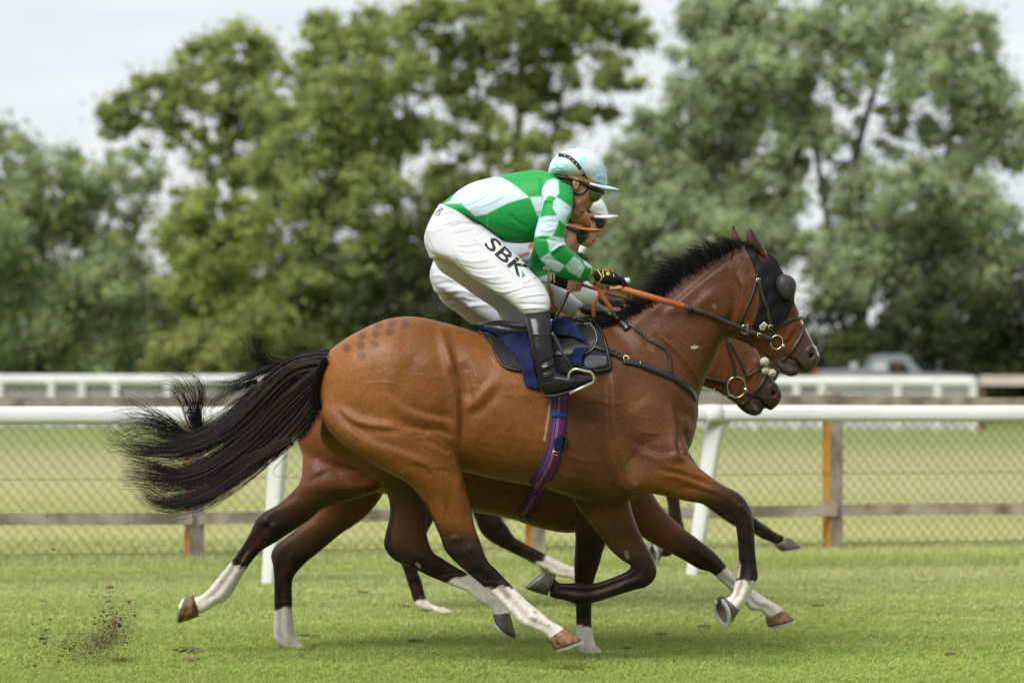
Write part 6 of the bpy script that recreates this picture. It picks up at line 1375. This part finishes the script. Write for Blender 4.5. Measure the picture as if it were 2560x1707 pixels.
for p_ in ((1205, 896), (1196, 483), (1290, 835)):
    x_, y_ = DD([p_])[0]; l_ = hit(B1h, x_, y_, D1 - .08) - D1 - .02; g = Geo(); w_ = 4.5; P = [(x_ - w_, y_ - w_), (x_ + w_, y_ - w_ + 2), (x_ + w_ - 2, y_ + w_ + 2), (x_ - w_ - 2, y_ + w_), (x_ - w_, y_ - w_)]; tube3(g, [W(a_, b_, D1 + l_) for a_, b_ in P], .0022, 6); mk('buckle', g.V(), g.f, M_BRASS, br)
g = Geo(); ribbon(g, [(1456, 712, .02), (1480, 720, .03), (1520, 733, .05), (1560, 744, .07), (1598, 756, .08), (1700, 785, .12), (1860, 830, .10)], 8, .005, D1); mk('far_rein', g.V(), g.f, M_ORANGE, br)
g = Geo(); ribbon(g, [(1484, 706, -.09), (1498, 728, -.1), (1514, 752, -.1), (1532, 778, -.09)], 11, .005, D1); mk('rein_loop', g.V(), g.f, M_ORANGE, br)
g = Geo(); ribbon(g, [(1522, 716, -.085), (1512, 731, -.09), (1496, 742, -.09), (1487, 757, -.09), (1484, 775, -.08), (1485, 792, -.07)], 10, .005, D1); mk('rein_loop', g.V(), g.f, M_ORANGE, br)
g = Geo(); ribbon(g, [(1530, 774, -.092), (1536, 786, -.095), (1545, 798, -.1)], 9, .006, D1); mk('loop_keeper', g.V(), g.f, M_BRLEATH, br)

# second horse: bridle, pompoms, girth
br2 = tag(empty('bridle', tuple(W(1830, 930, D2))), 'dark bridle with large steel ring and three cream pompoms on the half hidden horse', 'bridle')
bstrap(B2, DD([(945, 905), (975, 1000), (1000, 1090), (1015, 1150), (1018, 1210)]), 9, 'cheek_strap', par=br2, D=D2)
bstrap(B2, DD([(975, 935), (1030, 1040), (1075, 1130), (1110, 1215)]), 7, 'noseband_hanger', par=br2, D=D2)
bstrap(B2, DD([(1110, 1215), (1170, 1175), (1230, 1140)]), 6, 'noseband', par=br2, D=D2)
bstrap(B2, DD([(1262, 1190), (1220, 1265), (1165, 1335), (1120, 1385), (1065, 1425)]), 7, 'drop_noseband', par=br2, D=D2)
bstrap(B2, DD([(780, 1228), (850, 1238), (920, 1255), (970, 1272)]), 12, 'rein', par=br2, D=D2)
x_, y_ = DD([(1028, 1290)])[0]; l_ = hit(B2, x_, y_, D2 - .06) - D2 - .012; rng_(x_, y_, 26, .0034, D2, l_, 'bit_ring', br2, sq=.88); rng_(x_, y_, 26, .0034, D2, -l_, 'bit_ring', br2, sq=.88)
x_, y_ = DD([(1096, 1310)])[0]; mk('bit_boss', sv * 1.15 + W(x_, y_, D2 + l_ - .006), sf, M_STEEL, br2)
g = Geo(); P = DD([(860, 1300), (890, 1345), (950, 1355), (1020, 1350)]); tube3(g, [W(x, y, D2 + l_ + .02) for x, y in P], .0022, 6, 4); mk('chin_chain', g.V(), g.f, M_STEEL, br2)
for p_, r_ in (((1240, 1100), .022), ((1250, 1168), .021), ((1297, 1185), .020)):
    x_, y_ = DD([p_])[0]; bm_ = bmesh.new(); bmesh.ops.create_icosphere(bm_, subdivisions=4, radius=r_)
    for q in bm_.verts: q.co *= 1 + random.uniform(-.13, .13)
    s2 = np.array([q.co for q in bm_.verts]); f2_ = [[q.index for q in fc.verts] for fc in bm_.faces]; bm_.free(); mk('pompom', s2 + W(x_, y_, min(hit(B2, x_, y_, D2 - .04), D2 - .03) - .012), f2_, M_FLEECE, br2)
sad2 = tag(empty('racing_saddle', tuple(W(1230, 930, D2))), 'saddle and striped girth of the second horse, seen under the belly of the nearest horse', 'saddle')
g = Geo(); uvs = []; strap(g, B2, [(1346, 1150), (1345, 1205), (1338, 1235), (1325, 1265), (1308, 1290)], 32, .003, .006, D2, uvs=uvs); g0 = g.V(); M_ = g0.copy(); M_[:, 1] = 2 * D2 - M_[:, 1]; g.add(M_, [q[::-1] for q in g.f]); gi2 = mk2('girth', g, mg, sad2, uv=uvs + uvs)
B2g = bvh((v2, f2), (g0, [q for q in g.f if max(q) < len(g0)])); g = Geo(); strap(g, B2g, [(1330, 1233), (1342, 1236), (1354, 1233)], 7, .001, .004); mk('girth_keeper', g.V(), g.f, mat('royal blue webbing', (.01, .045, .38), rough=.7), gi2)
g = Geo(); loft(g, [T2(x, y) + T2(p, q) + (w, c) for x, y, p, q, w, c in [(1250, 815, 1255, 850, .10, 0), (1310, 812, 1312, 850, .12, 0), (1390, 806, 1392, 845, .11, 0), (1450, 800, 1456, 835, .08, 0)]], D2, None, n=24); mk('seat', g.V(), g.f, M_LEATH, sad2)

sad3 = tag(empty('racing_saddle', tuple(W(T3(1360, 840)[0], T3(1360, 840)[1], D3))), 'saddle under the farthest jockey, almost wholly behind the other riders', 'saddle')
g = Geo(); loft(g, [T3(x, y) + T3(p, q) + (w, c) for x, y, p, q, w, c in [(1250, 815, 1255, 850, .10, 0), (1310, 812, 1312, 850, .12, 0), (1390, 806, 1392, 845, .11, 0), (1450, 800, 1456, 835, .08, 0)]], D3, None, n=24); mk('seat', g.V(), g.f, M_LEATH, sad3)
g = Geo(); sheet(g, K2([(900, 450), (1110, 400), (1200, 372), (1290, 470), (1302, 560), (1250, 650), (1060, 700), (905, 690)]), B3, D3, .003, .012, 8, mirror=True, sm=6, T=T3); mk2('saddle_flap', g, M_LEATH, sad3)
br3 = tag(empty('bridle', tuple(W(*TH3(1930, 790), D3))), 'plain dark bridle on the farthest horse, its head behind the other two heads', 'bridle')
for pts, w_, nm in (([(1195, 470), (1245, 650), (1280, 790), (1315, 910)], 7, 'cheek_strap'), ([(1312, 862), (1385, 812), (1500, 770), (1520, 772)], 6, 'noseband'), ([(985, 905), (1110, 935), (1305, 935)], 8, 'rein')):
    bstrap(B3, [TH3(*q) for q in DD(pts)], w_, nm, par=br3, D=D3)

# ------------------------------------------------------------------ turf kicked up, divots, blades in the air
M_DIRT = mat('crumbled soil', (.085, .052, .036), rough=.95, noise=(80, .3)); M_DIV = mat('torn turf clod', (.13, .10, .035), rough=.95, noise=(40, .14), col2=(.24, .24, .07))
def bits(n, cx, cy, sx, sy, D, sd, size, rg, shear=0.0):
    g = Geo()
    for _ in range(n):
        dx = rg.normal() * sx; x = cx + dx; y = cy + rg.normal() * sy + shear * dx; d = D + rg.normal() * sd; c = W(x, y, d)
        if c[2] < .01: c[2] = .01 + rg.random() * .03
        r = size * rg.lognormal(0, .55); q = rg.normal(size=(4, 3)); q /= np.linalg.norm(q, axis=1)[:, None]; q = q * r * np.array([1.5, 1, .8])
        g.add(c + q, [(0, 1, 2), (0, 3, 1), (1, 3, 2), (2, 3, 0)])
    return g
rg = np.random.default_rng(9); G2 = Geo()
for a in ((5200, 256, 1602, 36, 18, 12.6, .14, .0014, -.25), (4200, 215, 1612, 66, 24, 12.6, .16, .0013, -.1), (3000, 120, 1600, 90, 44, 12.6, .3, .0012), (2600, 282, 1572, 28, 32, 12.6, .12, .0015, -.3), (300, 285, 1570, 30, 30, 12.6, .12, .0022, -.3), (420, 190, 1600, 60, 36, 12.6, .2, .0022), (260, 120, 1540, 120, 80, 12.6, .4, .0026), (130, 280, 1520, 36, 30, 12.5, .15, .0042), (60, 112, 1585, 6, 14, 12.6, .04, .0045), (70, 284, 1555, 6, 14, 12.6, .04, .0045), (40, 163, 1612, 8, 12, 12.6, .04, .0042), (120, 200, 1420, 180, 60, 12.8, .5, .0022), (60, 450, 1350, 250, 80, 12.8, .5, .0016), (30, 80, 1270, 70, 20, 12.8, .3, .0035), (60, 60, 1650, 60, 20, 12.3, .2, .004)):
    q = bits(a[0], *a[1:8], rg, a[8] if len(a) > 8 else 0); G2.add(q.V(), q.f)
tag(mk('flying_soil', G2.V(), G2.f, M_DIRT, smooth=False), 'loose brown soil and turf crumbs thrown up behind the hooves at lower left', 'soil', kind='stuff')
for i, (px, py, r) in enumerate(((470, 1632, .085), (480, 1654, .05), (770, 1592, .06), (1040, 1607, .05), (1570, 1625, .035), (1760, 1570, .045), (2045, 1517, .05), (1010, 1520, .05), (2380, 1640, .05), (905, 1484, .045), (1655, 1590, .04), (300, 1655, .05))):
    r *= .6; D = CAMH * F / (py - HY); c = W(px, py, D); bm_ = bmesh.new(); bmesh.ops.create_icosphere(bm_, subdivisions=3, radius=r); rr = random.Random(i)
    for q in bm_.verts:
        k = 1 + .22 * math.sin(q.co.x * 90 + i) * math.sin(q.co.y * 80) + rr.uniform(-.3, .25); q.co = Vector((q.co.x * k * 1.3, q.co.y * k * .8, max(-.004, q.co.z * .38 * k)))
    s2 = np.array([q.co for q in bm_.verts]); f2_ = [[q.index for q in fc.verts] for fc in bm_.faces]; bm_.free()
    labs = ('large tuft of torn turf left of the raised hind hoof', 'small torn turf clod below the large tuft at lower left', 'torn turf lump behind the standing hind hoof', 'flat turf lump in front of the white hind socks', 'small dark turf lump right of the standing white foreleg', 'turf lump left of the lifted dark fore hoof', 'turf lump right of the brown fore hoof', 'turf lump left of the farthest white hind foot', 'turf lump at lower right of the grass', 'small turf lump between the hind legs', 'turf lump below the lifted dark fore hoof', 'dark turf lump on the grass at lower left')
    tag(mk('turf_divot', s2 + [c[0], D, .012], f2_, M_DIV, None, loc=(c[0], D, 0), smooth=False), labs[i], 'divot', 'torn divots lying on the turf')
# a tuft of grass on the lifted fore hoof
g = Geo(); strands(g, [(1372, 1434), (1360, 1424), (1346, 1412)], 30, D1, 8, 14, (.10, .16), .0016, 91, 5, pts=5); mk('grass_tuft', g.V(), g.f, mat('cut grass', (.16, .19, .03), rough=.8), H1)
